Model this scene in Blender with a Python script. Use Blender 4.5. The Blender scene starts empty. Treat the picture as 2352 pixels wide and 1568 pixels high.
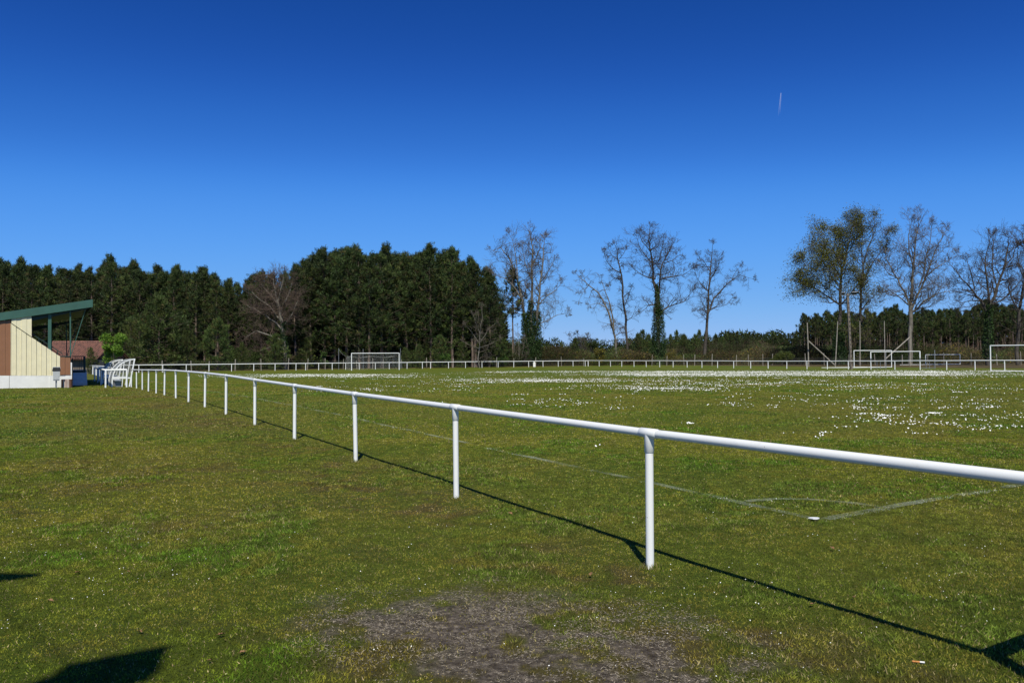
import bpy, math, random
import numpy as np
from mathutils import Vector, Matrix
random.seed(7); RNG = np.random.default_rng(7)
SC = bpy.context.scene
COL = SC.collection
R = math.radians

# ------------------------------------------------------------------ camera
CAM_Z = 1.63
cam = bpy.data.cameras.new('camera'); cam_o = bpy.data.objects.new('camera', cam); COL.objects.link(cam_o)
cam.lens = 27.0; cam.sensor_width = 36.0; cam.clip_start = 0.1; cam.clip_end = 30000
CM = Matrix.Translation((0, 0, CAM_Z)) @ Matrix.Rotation(R(90 + 1.137), 4, 'X') @ Matrix.Rotation(R(-0.344), 4, 'Z')
cam_o.matrix_world = CM
SC.camera = cam_o
SC.render.resolution_x = 1024; SC.render.resolution_y = 682

# ------------------------------------------------------------------ sky + sun
SUN_EL, SUN_AZ = R(51), R(177)      # azimuth clockwise from +Y
w = bpy.data.worlds.new("World"); SC.world = w; w.use_nodes = True
nt = w.node_tree; bg = nt.nodes['Background']
sky = nt.nodes.new('ShaderNodeTexSky'); sky.sky_type = 'NISHITA'; sky.sun_disc = False
sky.sun_elevation = SUN_EL; sky.sun_rotation = SUN_AZ
sky.altitude = 3000; sky.air_density = 1.0; sky.dust_density = 0.0; sky.ozone_density = 10.0
# the deep polarised blue of this sky: one tone curve per channel on the sky's own light
def scale(v, k):
    n = nt.nodes.new('ShaderNodeVectorMath'); n.operation = 'SCALE'; n.inputs['Scale'].default_value = k; nt.links.new(v, n.inputs[0]); return n.outputs[0]
cv = nt.nodes.new('ShaderNodeRGBCurve'); cv.mapping.use_clip = False; cv.mapping.extend = 'HORIZONTAL'
for ci, pts in enumerate(([(0, 0), (.053, .0091), (.081, .029), (.127, .086), (.278, .195), (.467, .30), (1, .55)],
                          [(0, 0), (.12, .068), (.182, .156), (.281, .314), (.535, .45), (.731, .515), (1, .62)],
                          [(0, 0), (.15, .13), (.297, .337), (.432, .591), (.612, .85), (.9, .88), (1, .86)])):
    c = cv.mapping.curves[ci]
    c.points[0].location = pts[0]; c.points[1].location = pts[-1]
    for p in pts[1:-1]: c.points.new(*p)
cv.mapping.update()
nt.links.new(scale(sky.outputs[0], .1), cv.inputs['Color']); nt.links.new(scale(cv.outputs[0], 10), bg.inputs[0]); bg.inputs[1].default_value = 0.1
sun = bpy.data.lights.new('sun', 'SUN'); sun_o = bpy.data.objects.new('sun', sun); COL.objects.link(sun_o)
sun.energy = 5.0; sun.angle = R(0.53); sun.color = (1.0, 0.965, 0.82)
sd = Vector((math.sin(SUN_AZ) * math.cos(SUN_EL), math.cos(SUN_AZ) * math.cos(SUN_EL), math.sin(SUN_EL)))
sun_o.rotation_euler = sd.to_track_quat('Z', 'Y').to_euler(); sun_o.location = (0, -20, 30)
SC.view_settings.view_transform = 'Standard'; SC.view_settings.look = 'None'
SC.view_settings.gamma = 1; SC.view_settings.exposure = 0.0
SC.cycles.max_bounces = 6; SC.cycles.diffuse_bounces = 3; SC.cycles.transparent_max_bounces = 12

# ------------------------------------------------------------------ geometry of the place
TD = np.array([-.512, .859])          # direction of the touchline (away from the camera)
ND = np.array([.859, .512])           # across the pitch
TY = [-400, 0, 8, 14, 22, 30, 38, 46, 60, 76, 100, 142, 4000]
TZ = [0, 0, .02, .08, .15, .15, .05, -.04, -.09, -.07, -.22, -.2, -.2]
def terr_np(x, y):
    y = np.asarray(y, float)
    ks = [-1.5, 0, 1.5]
    return sum(np.interp(y + k, TY, TZ) for k in ks) / 3
def terr(x, y): return float(terr_np(x, y))
def ray(x, y):                        # photo coordinates on a 2352 x 1568 grid
    v = CM.to_3x3() @ Vector(((x - 1176) / 1764, -(y - 784) / 1764, -1)); return v
def at(x, Y, z=None, y=None):         # the spot at distance Y seen in column x
    v = ray(x, 784 + 35 if y is None else y); k = Y / v.y
    p = Vector((v.x * k, Y, CAM_Z + v.z * k))
    if y is None: p.z = terr(p.x, p.y) if z is None else z
    return p
def hgt(x, y, Y):                     # height above the ground there of image row y
    v = ray(x, y); k = Y / v.y
    return CAM_Z + v.z * k - terr(v.x * k, Y)

# ------------------------------------------------------------------ noise
def vnoise(x, y, seed=0):
    xi = np.floor(x).astype(np.int64); yi = np.floor(y).astype(np.int64)
    fx = x - xi; fy = y - yi; fx = fx * fx * (3 - 2 * fx); fy = fy * fy * (3 - 2 * fy)
    def h(a, b):
        n = (a * 374761393 + b * 668265263 + seed * 974634777) & 0xffffffff
        n = ((n ^ (n >> 13)) * 1274126177) & 0xffffffff
        return ((n ^ (n >> 16)) & 0xffff) / 65535.0
    return (h(xi, yi) * (1 - fx) + h(xi + 1, yi) * fx) * (1 - fy) + (h(xi, yi + 1) * (1 - fx) + h(xi + 1, yi + 1) * fx) * fy
def fbm(x, y, f, seed=0, o=4):
    s = 0; a = .5; t = 0
    for i in range(o):
        s = s + a * vnoise(x * f + 17.3 * i, y * f - 9.1 * i, seed + i); t += a; a *= .55; f *= 2.1
    return s / t
def sstep(a, b, x):
    t = np.clip((x - a) / (b - a), 0, 1); return t * t * (3 - 2 * t)

# ------------------------------------------------------------------ materials
def new_mat(name):
    m = bpy.data.materials.new(name); m.use_nodes = True
    return m, m.node_tree, m.node_tree.nodes['Principled BSDF']
def mat(name, col, rough=.6, var=.12, scale=8, metal=0, bump=0, spec=.5, bscale=None):
    m, t, b = new_mat(name); N = t.nodes.new; L = t.links.new
    tc = N('ShaderNodeTexCoord'); no = N('ShaderNodeTexNoise'); no.inputs['Scale'].default_value = scale; no.inputs['Detail'].default_value = 6
    L(tc.outputs['Object'], no.inputs['Vector'])
    cr = N('ShaderNodeValToRGB'); cr.color_ramp.elements[0].position = .3; cr.color_ramp.elements[1].position = .7
    cr.color_ramp.elements[0].color = [max(0, c * (1 - var)) for c in col] + [1]
    cr.color_ramp.elements[1].color = [min(1, c * (1 + var)) for c in col] + [1]
    L(no.outputs['Fac'], cr.inputs[0]); L(cr.outputs[0], b.inputs['Base Color'])
    b.inputs['Roughness'].default_value = rough; b.inputs['Metallic'].default_value = metal; b.inputs['Specular IOR Level'].default_value = spec
    if bump:
        n2 = N('ShaderNodeTexNoise'); n2.inputs['Scale'].default_value = bscale or scale * 4; n2.inputs['Detail'].default_value = 5
        L(tc.outputs['Object'], n2.inputs['Vector'])
        bp = N('ShaderNodeBump'); bp.inputs['Strength'].default_value = bump; bp.inputs['Distance'].default_value = .02
        L(n2.outputs['Fac'], bp.inputs['Height']); L(bp.outputs[0], b.inputs['Normal'])
    return m
def attr_mat(name, rough=.7, spec=.2, transl=0.0, rnd=0.0):
    m, t, b = new_mat(name); N = t.nodes.new; L = t.links.new
    a = N('ShaderNodeAttribute'); a.attribute_name = 'Col'
    src = a.outputs['Color']
    if rnd:
        oi = N('ShaderNodeObjectInfo'); h = N('ShaderNodeHueSaturation'); mr = N('ShaderNodeMapRange')
        mr.inputs['To Min'].default_value = 1 - rnd; mr.inputs['To Max'].default_value = 1 + rnd
        L(oi.outputs['Random'], mr.inputs[0]); L(mr.outputs[0], h.inputs['Value'])
        m2 = N('ShaderNodeMapRange'); m2.inputs['To Min'].default_value = .485; m2.inputs['To Max'].default_value = .508
        mm = N('ShaderNodeMath'); mm.operation = 'FRACT'; ml = N('ShaderNodeMath'); ml.operation = 'MULTIPLY'; ml.inputs[1].default_value = 7.31
        L(oi.outputs['Random'], ml.inputs[0]); L(ml.outputs[0], mm.inputs[0]); L(mm.outputs[0], m2.inputs[0]); L(m2.outputs[0], h.inputs['Hue'])
        L(src, h.inputs['Color']); src = h.outputs[0]
    L(src, b.inputs['Base Color']); b.inputs['Roughness'].default_value = rough; b.inputs['Specular IOR Level'].default_value = spec
    if transl:
        tr = N('ShaderNodeBsdfTranslucent'); mx = N('ShaderNodeMixShader'); mx.inputs[0].default_value = transl
        L(src, tr.inputs[0]); L(b.outputs[0], mx.inputs[1]); L(tr.outputs[0], mx.inputs[2]); L(mx.outputs[0], t.nodes['Material Output'].inputs[0])
    return m
M = {}
def white_pvc():
    m, t, b = new_mat('white_painted_steel'); N = t.nodes.new; L = t.links.new
    tc = N('ShaderNodeTexCoord'); no = N('ShaderNodeTexNoise'); no.inputs['Scale'].default_value = 3; no.inputs['Detail'].default_value = 9; no.inputs['Roughness'].default_value = .7
    L(tc.outputs['Object'], no.inputs['Vector'])
    cr = N('ShaderNodeValToRGB'); e = cr.color_ramp.elements; e[0].position = .22; e[1].position = .42
    e[0].color = (.60, .59, .53, 1); e[1].color = (.80, .80, .78, 1)
    L(no.outputs['Fac'], cr.inputs[0])
    n2 = N('ShaderNodeTexNoise'); n2.inputs['Scale'].default_value = 34; n2.inputs['Detail'].default_value = 3
    L(tc.outputs['Object'], n2.inputs['Vector'])
    c2 = N('ShaderNodeValToRGB'); c2.color_ramp.elements[0].position = .22; c2.color_ramp.elements[1].position = .27
    c2.color_ramp.elements[0].color = (.25, .2, .15, 1); c2.color_ramp.elements[1].color = (1, 1, 1, 1)
    L(n2.outputs['Fac'], c2.inputs[0])
    mx = N('ShaderNodeMix'); mx.data_type = 'RGBA'; mx.blend_type = 'MULTIPLY'; mx.inputs[0].default_value = 1
    L(cr.outputs[0], mx.inputs[6]); L(c2.outputs[0], mx.inputs[7]); L(mx.outputs[2], b.inputs['Base Color'])
    b.inputs['Roughness'].default_value = .38
    return m
M['white'] = white_pvc()
M['wallwhite'] = mat('white_rendered_wall', (.74, .73, .70), .9, .06, 2.5, bump=.4)
M['green'] = mat('green_steel', (.035, .10, .075), .5, .12, 1.5)
M['greendark'] = mat('dark_green_steel', (.012, .032, .026), .55, .15, 4)
M['bin'] = mat('grey_bin_metal', (.42, .43, .43), .6, .12, 14)
M['black'] = mat('black_metal', (.02, .02, .022), .5, .2, 10)
M['conc'] = mat('weathered_concrete', (.36, .33, .28), .9, .22, 5, bump=.5)
M['tier'] = mat('grey_concrete_tiers', (.33, .33, .33), .9, .15, 3, bump=.3)
M['step'] = mat('painted_step', (.62, .63, .64), .85, .1, 5, bump=.3)
M['greysteel'] = mat('galvanised_steel', (.25, .26, .27), .5, .15, 9, metal=.3)
M['wood'] = mat('grey_weathered_wood', (.27, .24, .20), .9, .3, 4, bump=.6)
M['barkpine'] = mat('pine_bark', (.13, .095, .075), .95, .45, 3.0, bump=.9, bscale=9)
M['bark'] = mat('oak_bark', (.062, .052, .042), .95, .4, 2.2, bump=.8, bscale=8)
M['barkpale'] = mat('pale_oak_bark', (.15, .135, .11), .95, .4, 1.4, bump=.8, bscale=7)
M['twig'] = mat('oak_twigs', (.062, .048, .036), .95, .35, .5)
M['twigpale'] = mat('pale_oak_twigs', (.115, .095, .072), .95, .3, .5)
M['twigred'] = mat('reddish_twigs', (.10, .068, .050), .95, .3, .5)
M['net'] = mat('goal_net_cord', (.34, .35, .33), .9, .1, 5)
M['wallhouse'] = mat('house_wall', (.13, .11, .09), .9, .3, 2, bump=.3)
M['leaf'] = attr_mat('broad_leaves', .6, .3, .25)
M['needle'] = attr_mat('pine_needles', .65, .25, .12, rnd=.22)
M['brush'] = attr_mat('undergrowth_mix', .8, .1, .1)
M['grass'] = attr_mat('grass_blades', .75, .22, .22)
M['daisy'] = mat('daisy_petals', (.80, .80, .77), .8, .04, 3)
M['deadleaf'] = mat('dead_oak_leaf', (.22, .115, .05), .8, .35, 40)

def cladding(name, col, ribs):
    m = mat(name, col, .45, .05, 3)
    t = m.node_tree; N = t.nodes.new; L = t.links.new; b = t.nodes['Principled BSDF']
    tc = N('ShaderNodeTexCoord'); mp = N('ShaderNodeMapping'); mp.vector_type = 'TEXTURE'
    mp.inputs['Rotation'].default_value = (0, 0, math.atan2(ND[1], ND[0]))
    wv = N('ShaderNodeTexWave'); wv.wave_type = 'BANDS'; wv.bands_direction = 'X'; wv.wave_profile = 'TRI'; wv.inputs['Scale'].default_value = ribs
    L(tc.outputs['Object'], mp.inputs[0]); L(mp.outputs[0], wv.inputs[0])
    bp = N('ShaderNodeBump'); bp.inputs['Strength'].default_value = .35; bp.inputs['Distance'].default_value = .01
    L(wv.outputs['Fac'], bp.inputs['Height']); L(bp.outputs[0], b.inputs['Normal'])
    return m
M['cream'] = cladding('cream_corrugated_cladding', (.74, .67, .45), 4.2)
M['brown'] = cladding('brown_corrugated_cladding', (.25, .115, .055), 4.2)
def glass():
    m, t, b = new_mat('clear_dusty_acrylic'); N = t.nodes.new; L = t.links.new
    b.inputs['Base Color'].default_value = (.26, .27, .26, 1); b.inputs['Roughness'].default_value = .45
    tr = N('ShaderNodeBsdfTransparent'); mx = N('ShaderNodeMixShader')
    tc = N('ShaderNodeTexCoord'); no = N('ShaderNodeTexNoise'); no.inputs['Scale'].default_value = 4; L(tc.outputs['Object'], no.inputs['Vector'])
    mr = N('ShaderNodeMapRange'); mr.inputs['To Min'].default_value = .03; mr.inputs['To Max'].default_value = .2; L(no.outputs['Fac'], mr.inputs[0])
    L(mr.outputs[0], mx.inputs[0]); L(tr.outputs[0], mx.inputs[1]); L(b.outputs[0], mx.inputs[2]); L(mx.outputs[0], t.nodes['Material Output'].inputs[0])
    return m
M['glass'] = glass()
def tiles():
    m, t, b = new_mat('old_clay_tiles'); N = t.nodes.new; L = t.links.new
    tc = N('ShaderNodeTexCoord'); mp = N('ShaderNodeMapping'); L(tc.outputs['Object'], mp.inputs[0])
    no = N('ShaderNodeTexNoise'); no.inputs['Scale'].default_value = 2.5; no.inputs['Detail'].default_value = 8; L(mp.outputs[0], no.inputs[0])
    cr = N('ShaderNodeValToRGB'); e = cr.color_ramp.elements; e[0].position = .3; e[1].position = .7; e[0].color = (.075, .04, .032, 1); e[1].color = (.23, .10, .07, 1)
    L(no.outputs['Fac'], cr.inputs[0]); L(cr.outputs[0], b.inputs['Base Color']); b.inputs['Roughness'].default_value = .9
    return m
M['tiles'] = tiles()

# ------------------------------------------------------------------ mesh helpers
def tag(o, label=None, cat=None, group=None, kind=None):
    if label: o['label'] = label
    if cat: o['category'] = cat
    if group: o['group'] = group
    if kind: o['kind'] = kind
    return o
def empty(name, loc, label, cat, group=None, rz=0):
    o = bpy.data.objects.new(name, None); COL.objects.link(o); o.location = loc; o.rotation_euler.z = rz; o.empty_display_size = .3
    return tag(o, label, cat, group)
def link_mesh(name, me, m, parent=None):
    o = bpy.data.objects.new(name, me); COL.objects.link(o)
    if m: me.materials.append(m)
    if parent:
        o.parent = parent
    return o
class MB:
    def __init__(s, org=(0, 0, 0)): s.v = []; s.f = []; s.sm = []; s.o = Vector(org)
    def add(s, vs, fs, smooth=False):
        k = len(s.v); s.v += [tuple(Vector(p) - s.o) for p in vs]; s.f += [tuple(i + k for i in f) for f in fs]; s.sm += [smooth] * len(fs)
    def box(s, c, ax, ay, az):     # centre and three half-axis vectors
        c, ax, ay, az = map(Vector, (c, ax, ay, az)); vs = []
        for i in (-1, 1):
            for j in (-1, 1):
                for k in (-1, 1): vs.append(c + ax * i + ay * j + az * k)
        s.add(vs, [(0, 1, 3, 2), (4, 6, 7, 5), (0, 4, 5, 1), (2, 3, 7, 6), (0, 2, 6, 4), (1, 5, 7, 3)])
    def prism(s, pts, vec):        # polygon extruded along vec
        pts = [Vector(p) for p in pts]; vec = Vector(vec); n = len(pts)
        s.add(pts + [p + vec for p in pts], [tuple(range(n)), tuple(range(2 * n - 1, n - 1, -1))] + [(i, i + n, (i + 1) % n + n, (i + 1) % n) for i in range(n)])
    def tube(s, pts, rad, n=10, cap=True):
        pts = [Vector(p) for p in pts]
        if not hasattr(rad, '__len__'): rad = [rad] * len(pts)
        rings = []; up = None
        for i, p in enumerate(pts):
            t = (pts[min(i + 1, len(pts) - 1)] - pts[max(i - 1, 0)]).normalized()
            if up is None: up = Vector((0, 0, 1)) if abs(t.z) < .9 else Vector((1, 0, 0))
            a = t.cross(up).normalized(); b = a.cross(t).normalized(); up = b
            rings.append([p + (a * math.cos(2 * math.pi * k / n) + b * math.sin(2 * math.pi * k / n)) * rad[i] for k in range(n)])
        vs = [q for r in rings for q in r]; fs = []
        for i in range(len(pts) - 1):
            for k in range(n):
                fs.append((i * n + k, i * n + (k + 1) % n, (i + 1) * n + (k + 1) % n, (i + 1) * n + k))
        s.add(vs, fs, True)
        if cap: s.add(rings[0], [tuple(range(n - 1, -1, -1))]); s.add(rings[-1], [tuple(range(n))])
    def bar(s, a, b, hw, hh):      # rectangular bar
        a, b = Vector(a), Vector(b); t = (b - a).normalized(); u = Vector((0, 0, 1)) if abs(t.z) < .9 else Vector((ND[0], ND[1], 0))
        x = t.cross(u).normalized(); y = x.cross(t).normalized()
        s.box((a + b) / 2, t * (b - a).length / 2, x * hw, y * hh)
    def build(s, name, m, parent=None):
        me = bpy.data.meshes.new(name); me.from_pydata(s.v, [], s.f); me.update()
        me.polygons.foreach_set('use_smooth', s.sm)
        return link_mesh(name, me, m, parent)
def np_mesh(name, V, F, m, col=None, parent=None, smooth=False):
    me = bpy.data.meshes.new(name); V = np.asarray(V, np.float32); F = np.asarray(F, np.int32); k = F.shape[1]
    me.vertices.add(len(V)); me.vertices.foreach_set('co', V.ravel())
    me.loops.add(F.size); me.loops.foreach_set('vertex_index', F.ravel())
    me.polygons.add(len(F)); me.polygons.foreach_set('loop_start', np.arange(0, F.size, k, dtype=np.int32))
    me.polygons.foreach_set('loop_total', np.full(len(F), k, np.int32))
    if smooth: me.polygons.foreach_set('use_smooth', np.ones(len(F), bool))
    me.update(calc_edges=True)
    if col is not None:
        a = me.color_attributes.new('Col', 'FLOAT_COLOR', 'POINT'); c = np.ones((len(V), 4), np.float32); c[:, :3] = col; a.data.foreach_set('color', c.ravel())
    return link_mesh(name, me, m, parent)
def unit(v): return v / np.maximum(np.linalg.norm(v, axis=1, keepdims=True), 1e-9)
def leaf_arrays(C, D, Ln, W, col):
    """one narrow triangle per leaf / needle clump / blade"""
    n = len(C); D = unit(D); S = unit(np.cross(D, RNG.normal(size=(n, 3))))
    Ln = np.broadcast_to(Ln, n)[:, None]; W = np.broadcast_to(W, n)[:, None]
    V = np.stack([C - S * W / 2, C + S * W / 2, C + D * Ln], 1).reshape(-1, 3)
    return V, np.arange(3 * n).reshape(-1, 3), np.repeat(col, 3, 0)
def diamond_arrays(C, D, Ln, W, col):
    n = len(C); D = unit(D); S = unit(np.cross(D, RNG.normal(size=(n, 3))))
    Ln = np.broadcast_to(Ln, n)[:, None]; W = np.broadcast_to(W, n)[:, None]
    V = np.stack([C, C + D * Ln * .45 + S * W / 2, C + D * Ln, C + D * Ln * .45 - S * W / 2], 1).reshape(-1, 3)
    return V, np.arange(4 * n).reshape(-1, 4), np.repeat(col, 4, 0)
def palette(n, cols, w=None, jit=.2):
    cols = np.array(cols, float); i = RNG.choice(len(cols), n, p=None if w is None else np.array(w) / sum(w))
    return np.clip(cols[i] * (1 + RNG.normal(size=(n, 1)) * jit), .004, .9)
def seg_tubes(segs, n):
    """segs: list of (p0,p1,r0,r1) -> vertices, quads"""
    A = np.array([s[0] for s in segs]); B = np.array([s[1] for s in segs]); r0 = np.array([s[2] for s in segs]); r1 = np.array([s[3] for s in segs])
    T = unit(B - A); U = np.where(np.abs(T[:, 2:3]) < .9, [[0, 0, 1.]], [[1., 0, 0]]); a = unit(np.cross(T, U)); b = np.cross(a, T)
    V = np.zeros((len(segs), 2 * n, 3)); th = 2 * np.pi * np.arange(n) / n
    for k in range(n):
        o = a * math.cos(th[k]) + b * math.sin(th[k]); V[:, k] = A + o * r0[:, None]; V[:, n + k] = B + o * r1[:, None]
    F = np.array([[k, (k + 1) % n, n + (k + 1) % n, n + k] for k in range(n)])
    return V.reshape(-1, 3), (np.arange(len(segs))[:, None, None] * 2 * n + F[None]).reshape(-1, 4)
def copy_thing(o, loc=None, rz=None, sc=None):
    c = o.copy(); COL.objects.link(c)
    for ch in o.children:
        d = ch.copy(); COL.objects.link(d); d.parent = c
        for g in ch.children:
            e = g.copy(); COL.objects.link(e); e.parent = d
    if loc is not None: c.location = loc
    if rz is not None: c.rotation_euler.z = rz
    if sc is not None: c.scale = sc
    return c

# ------------------------------------------------------------------ ground
CORNER = np.array([2.98, 7.47])
def masks(x, y):
    """bare soil, brown moss, yellow, lush, chalk: where the turf itself differs"""
    warp = (fbm(x, y, .9, 3) - .5) * 1.2
    # worn patch in front of the fence (centre of frame, bottom)
    ex = (x + .12 - .55 * (4.6 - y)) / 1.22; ey = (y - 4.45) / 1.15
    base = 1 - sstep(.35, 1.15, np.sqrt(ex ** 2 + ey ** 2) + warp * .9)
    fine = fbm(x, y, 6.5, 11, 4)
    brk = sstep(.38, .60, fbm(x, y, 3.4, 15, 5))
    soil = base * sstep(.475, .545, fine * .6 + .4 * fbm(x, y, 2.6, 13, 4) + .07 * (base - .6)) * .93
    # worn strip along the outside of the fence
    s = (x - 1.05) * TD[0] + (y - 5.92) * TD[1]; n = (x - 1.05) * ND[0] + (y - 5.92) * ND[1]
    strip = np.exp(-((n + .5) / .8) ** 2) * sstep(.40, .62, fbm(x, y, .8, 21)) * sstep(0, 6, s)
    moss = np.clip(strip * .9 + base * .5 * sstep(.4, .6, fbm(x, y, 2.2, 31)) + .9 * np.exp(-((n + .8) / .8) ** 2) * sstep(.5, .62, fbm(x, y, 1.6, 41)), 0, 1)
    moss = np.clip(moss + .75 * sstep(.5, .68, fbm(x, y, .33, 45)) * (n < 0), 0, 1)
    moss = moss * (.25 + .75 * brk) * .8
    yel = sstep(.38, .66, fbm(x, y, .55, 51, 5)); lush = sstep(.53, .68, fbm(x, y, .8, 61, 4))
    return soil, moss, yel, lush, base
xs = np.concatenate([[-4000, -2500, -1500, -900, -600, -400, -300, -240], np.arange(-200, -60, 10), np.arange(-60, -12, 1.5), np.arange(-12, -4, .25), np.arange(-4, 7, .045), np.arange(7, 16, .25), np.arange(16, 70, 1.5), np.arange(70, 200, 10), [200, 260, 320, 420, 600, 900, 1500, 2500, 4000]])
ys = np.concatenate([[-400, -150, -60, -25, -10, -4, -1, 1], np.arange(2.2, 9.5, .045), np.arange(9.5, 20, .16), np.arange(20, 60, .8), np.arange(60, 160, 2.5), [160, 170, 180, 200, 230, 260, 300, 400, 550, 800, 1200, 2000, 3200, 5000]])
GX, GY = np.meshgrid(xs, ys); GZ = terr_np(GX, GY) + (fbm(GX, GY, .5, 71) - .5) * .05 * np.exp(-np.abs(GY) / 80)
V = np.stack([GX, GY, GZ], -1).reshape(-1, 3); nx, ny = len(xs), len(ys)
I = (np.arange(ny - 1)[:, None] * nx + np.arange(nx - 1)[None]).ravel()
F = np.stack([I, I + 1, I + nx + 1, I + nx], 1)
so, mo, ye, lu, ba = masks(V[:, 0], V[:, 1])
# outside the railing far away: heath and forest litter
s_ = (V[:, 0] - 1.05) * TD[0] + (V[:, 1] - 5.92) * TD[1]; n_ = (V[:, 0] - 1.05) * ND[0] + (V[:, 1] - 5.92) * ND[1]
out = np.maximum(sstep(112, 118, s_), sstep(79.5 + 3.9 + 12, 79.5 + 3.9 + 20, n_))
colm = np.stack([so, mo, ye], 1)
def ground_mat():
    m, t, b = new_mat('turf_and_soil'); N = t.nodes.new; L = t.links.new
    def noise(sc, det=6, rough=.6, stretch=None):
        n = N('ShaderNodeTexNoise'); n.inputs['Scale'].default_value = sc; n.inputs['Detail'].default_value = det; n.inputs['Roughness'].default_value = rough
        if stretch:
            mp = N('ShaderNodeMapping'); mp.inputs['Scale'].default_value = stretch; mp.inputs['Rotation'].default_value = (0, 0, R(-30.8)); L(tc.outputs['Object'], mp.inputs[0]); L(mp.outputs[0], n.inputs[0])
        else: L(tc.outputs['Object'], n.inputs[0])
        return n.outputs['Fac']
    def ramp(f, st):
        c = N('ShaderNodeValToRGB'); e = c.color_ramp.elements
        while len(e) < len(st): e.new(.5)
        for i, (p, cc) in enumerate(st): e[i].position = p; e[i].color = (*cc, 1)
        L(f, c.inputs[0]); return c.outputs[0]
    def mix(f, a, c, mode='MIX'):
        x = N('ShaderNodeMix'); x.data_type = 'RGBA'; x.blend_type = mode
        if isinstance(f, (int, float)): x.inputs[0].default_value = f
        else: L(f, x.inputs[0])
        L(a, x.inputs[6]) if not isinstance(a, tuple) else setattr(x.inputs[6], 'default_value', (*a, 1))
        L(c, x.inputs[7]) if not isinstance(c, tuple) else setattr(x.inputs[7], 'default_value', (*c, 1))
        return x.outputs[2]
    tc = N('ShaderNodeTexCoord')
    at1 = N('ShaderNodeAttribute'); at1.attribute_name = 'Col'; sp = N('ShaderNodeSeparateColor'); L(at1.outputs['Color'], sp.inputs[0])
    at2 = N('ShaderNodeAttribute'); at2.attribute_name = 'Heath'
    turf = ramp(noise(.35, 9, .62), [(.30, (.050, .085, .008)), (.46, (.088, .112, .012)), (.58, (.125, .130, .018)), (.72, (.150, .120, .030))])
    far = ramp(noise(.16, 8, .6, (1, .25, 1)), [(.3, (.038, .092, .008)), (.5, (.078, .110, .011)), (.68, (.125, .112, .020))])
    turf = mix(.45, turf, far)
    fine = ramp(noise(38, 8, .75), [(.36, (.45, .46, .42)), (.5, (1.0, .98, .95)), (.64, (1.7, 1.6, 1.5))])
    turf = mix(.8, turf, fine, 'MULTIPLY')
    mossc = mix(sp.outputs['Green'], turf, ramp(noise(9, 6), [(.3, (.055, .04, .016)), (.7, (.13, .095, .04))]))
    soilc = ramp(noise(24, 9, .75), [(.36, (.044, .033, .027)), (.50, (.12, .097, .078)), (.58, (.22, .18, .14)), (.68, (.42, .35, .28))])
    c = mix(sp.outputs['Red'], mossc, soilc)
    heath = ramp(noise(.4, 8, .7), [(.3, (.03, .035, .012)), (.5, (.075, .055, .025)), (.68, (.16, .12, .06))])
    c = mix(at2.outputs['Fac'], c, heath)
    L(c, b.inputs['Base Color']); b.inputs['Roughness'].default_value = .95; b.inputs['Specular IOR Level'].default_value = .1
    bp = N('ShaderNodeBump'); bp.inputs['Strength'].default_value = .9; bp.inputs['Distance'].default_value = .03
    L(noise(55, 8, .8), bp.inputs['Height']); L(bp.outputs[0], b.inputs['Normal'])
    return m
g = np_mesh('ground', V, F, ground_mat(), colm, smooth=True)
ha = g.data.attributes.new('Heath', 'FLOAT', 'POINT'); ha.data.foreach_set('value', out.astype(np.float32))
tag(g, kind='structure')

# ------------------------------------------------------------------ painted lines (sheets on the turf)
def chalk_mat():
    m, t, b = new_mat('worn_line_paint'); N = t.nodes.new; L = t.links.new
    tc = N('ShaderNodeTexCoord'); no = N('ShaderNodeTexNoise'); no.inputs['Scale'].default_value = 30; no.inputs['Detail'].default_value = 8; no.inputs['Roughness'].default_value = .8
    n2 = N('ShaderNodeTexNoise'); n2.inputs['Scale'].default_value = 1.3; n2.inputs['Detail'].default_value = 4
    L(tc.outputs['Object'], no.inputs[0]); L(tc.outputs['Object'], n2.inputs[0])
    ad = N('ShaderNodeMath'); ad.operation = 'ADD'; L(no.outputs['Fac'], ad.inputs[0]); L(n2.outputs['Fac'], ad.inputs[1])
    mr = N('ShaderNodeMapRange'); mr.inputs['From Min'].default_value = .92; mr.inputs['From Max'].default_value = 1.2; mr.inputs['To Max'].default_value = .34
    L(ad.outputs[0], mr.inputs[0]); tr = N('ShaderNodeBsdfTransparent'); mx = N('ShaderNodeMixShader')
    b.inputs['Base Color'].default_value = (.42, .46, .36, 1); b.inputs['Roughness'].default_value = .9
    L(mr.outputs[0], mx.inputs[0]); L(tr.outputs[0], mx.inputs[1]); L(b.outputs[0], mx.inputs[2]); L(mx.outputs[0], t.nodes['Material Output'].inputs[0])
    return m
M['chalk'] = chalk_mat()
def strip_sheet(name, pts, wd, dz=.012):
    P = np.array(pts); T = np.gradient(P, axis=0); T /= np.linalg.norm(T, axis=1)[:, None]; Nn = np.stack([-T[:, 1], T[:, 0]], 1) * wd / 2
    A = P - Nn; B = P + Nn; vs = []
    for q in (A, B): vs.append(np.stack([q[:, 0], q[:, 1], terr_np(q[:, 0], q[:, 1]) + (fbm(q[:, 0], q[:, 1], .5, 71) - .5) * .05 * np.exp(-np.abs(q[:, 1]) / 80) + dz], 1))
    k = len(P); i = np.arange(k - 1); o = np_mesh(name, np.concatenate(vs), np.stack([i, i + 1, k + i + 1, k + i], 1), M['chalk']); tag(o, kind='structure'); return o
tt = np.concatenate([np.arange(0, 20, .1), np.arange(20, 101.5, .4)])
strip_sheet('touchline_marking', CORNER + TD * tt[:, None], .11)
tt = np.concatenate([np.arange(.06, 20, .1), np.arange(20, 68, .4)])
strip_sheet('goal_line_marking', CORNER + ND * tt[:, None], .12, .016)
aa = np.linspace(.07, math.pi / 2 - .07, 24)
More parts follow.
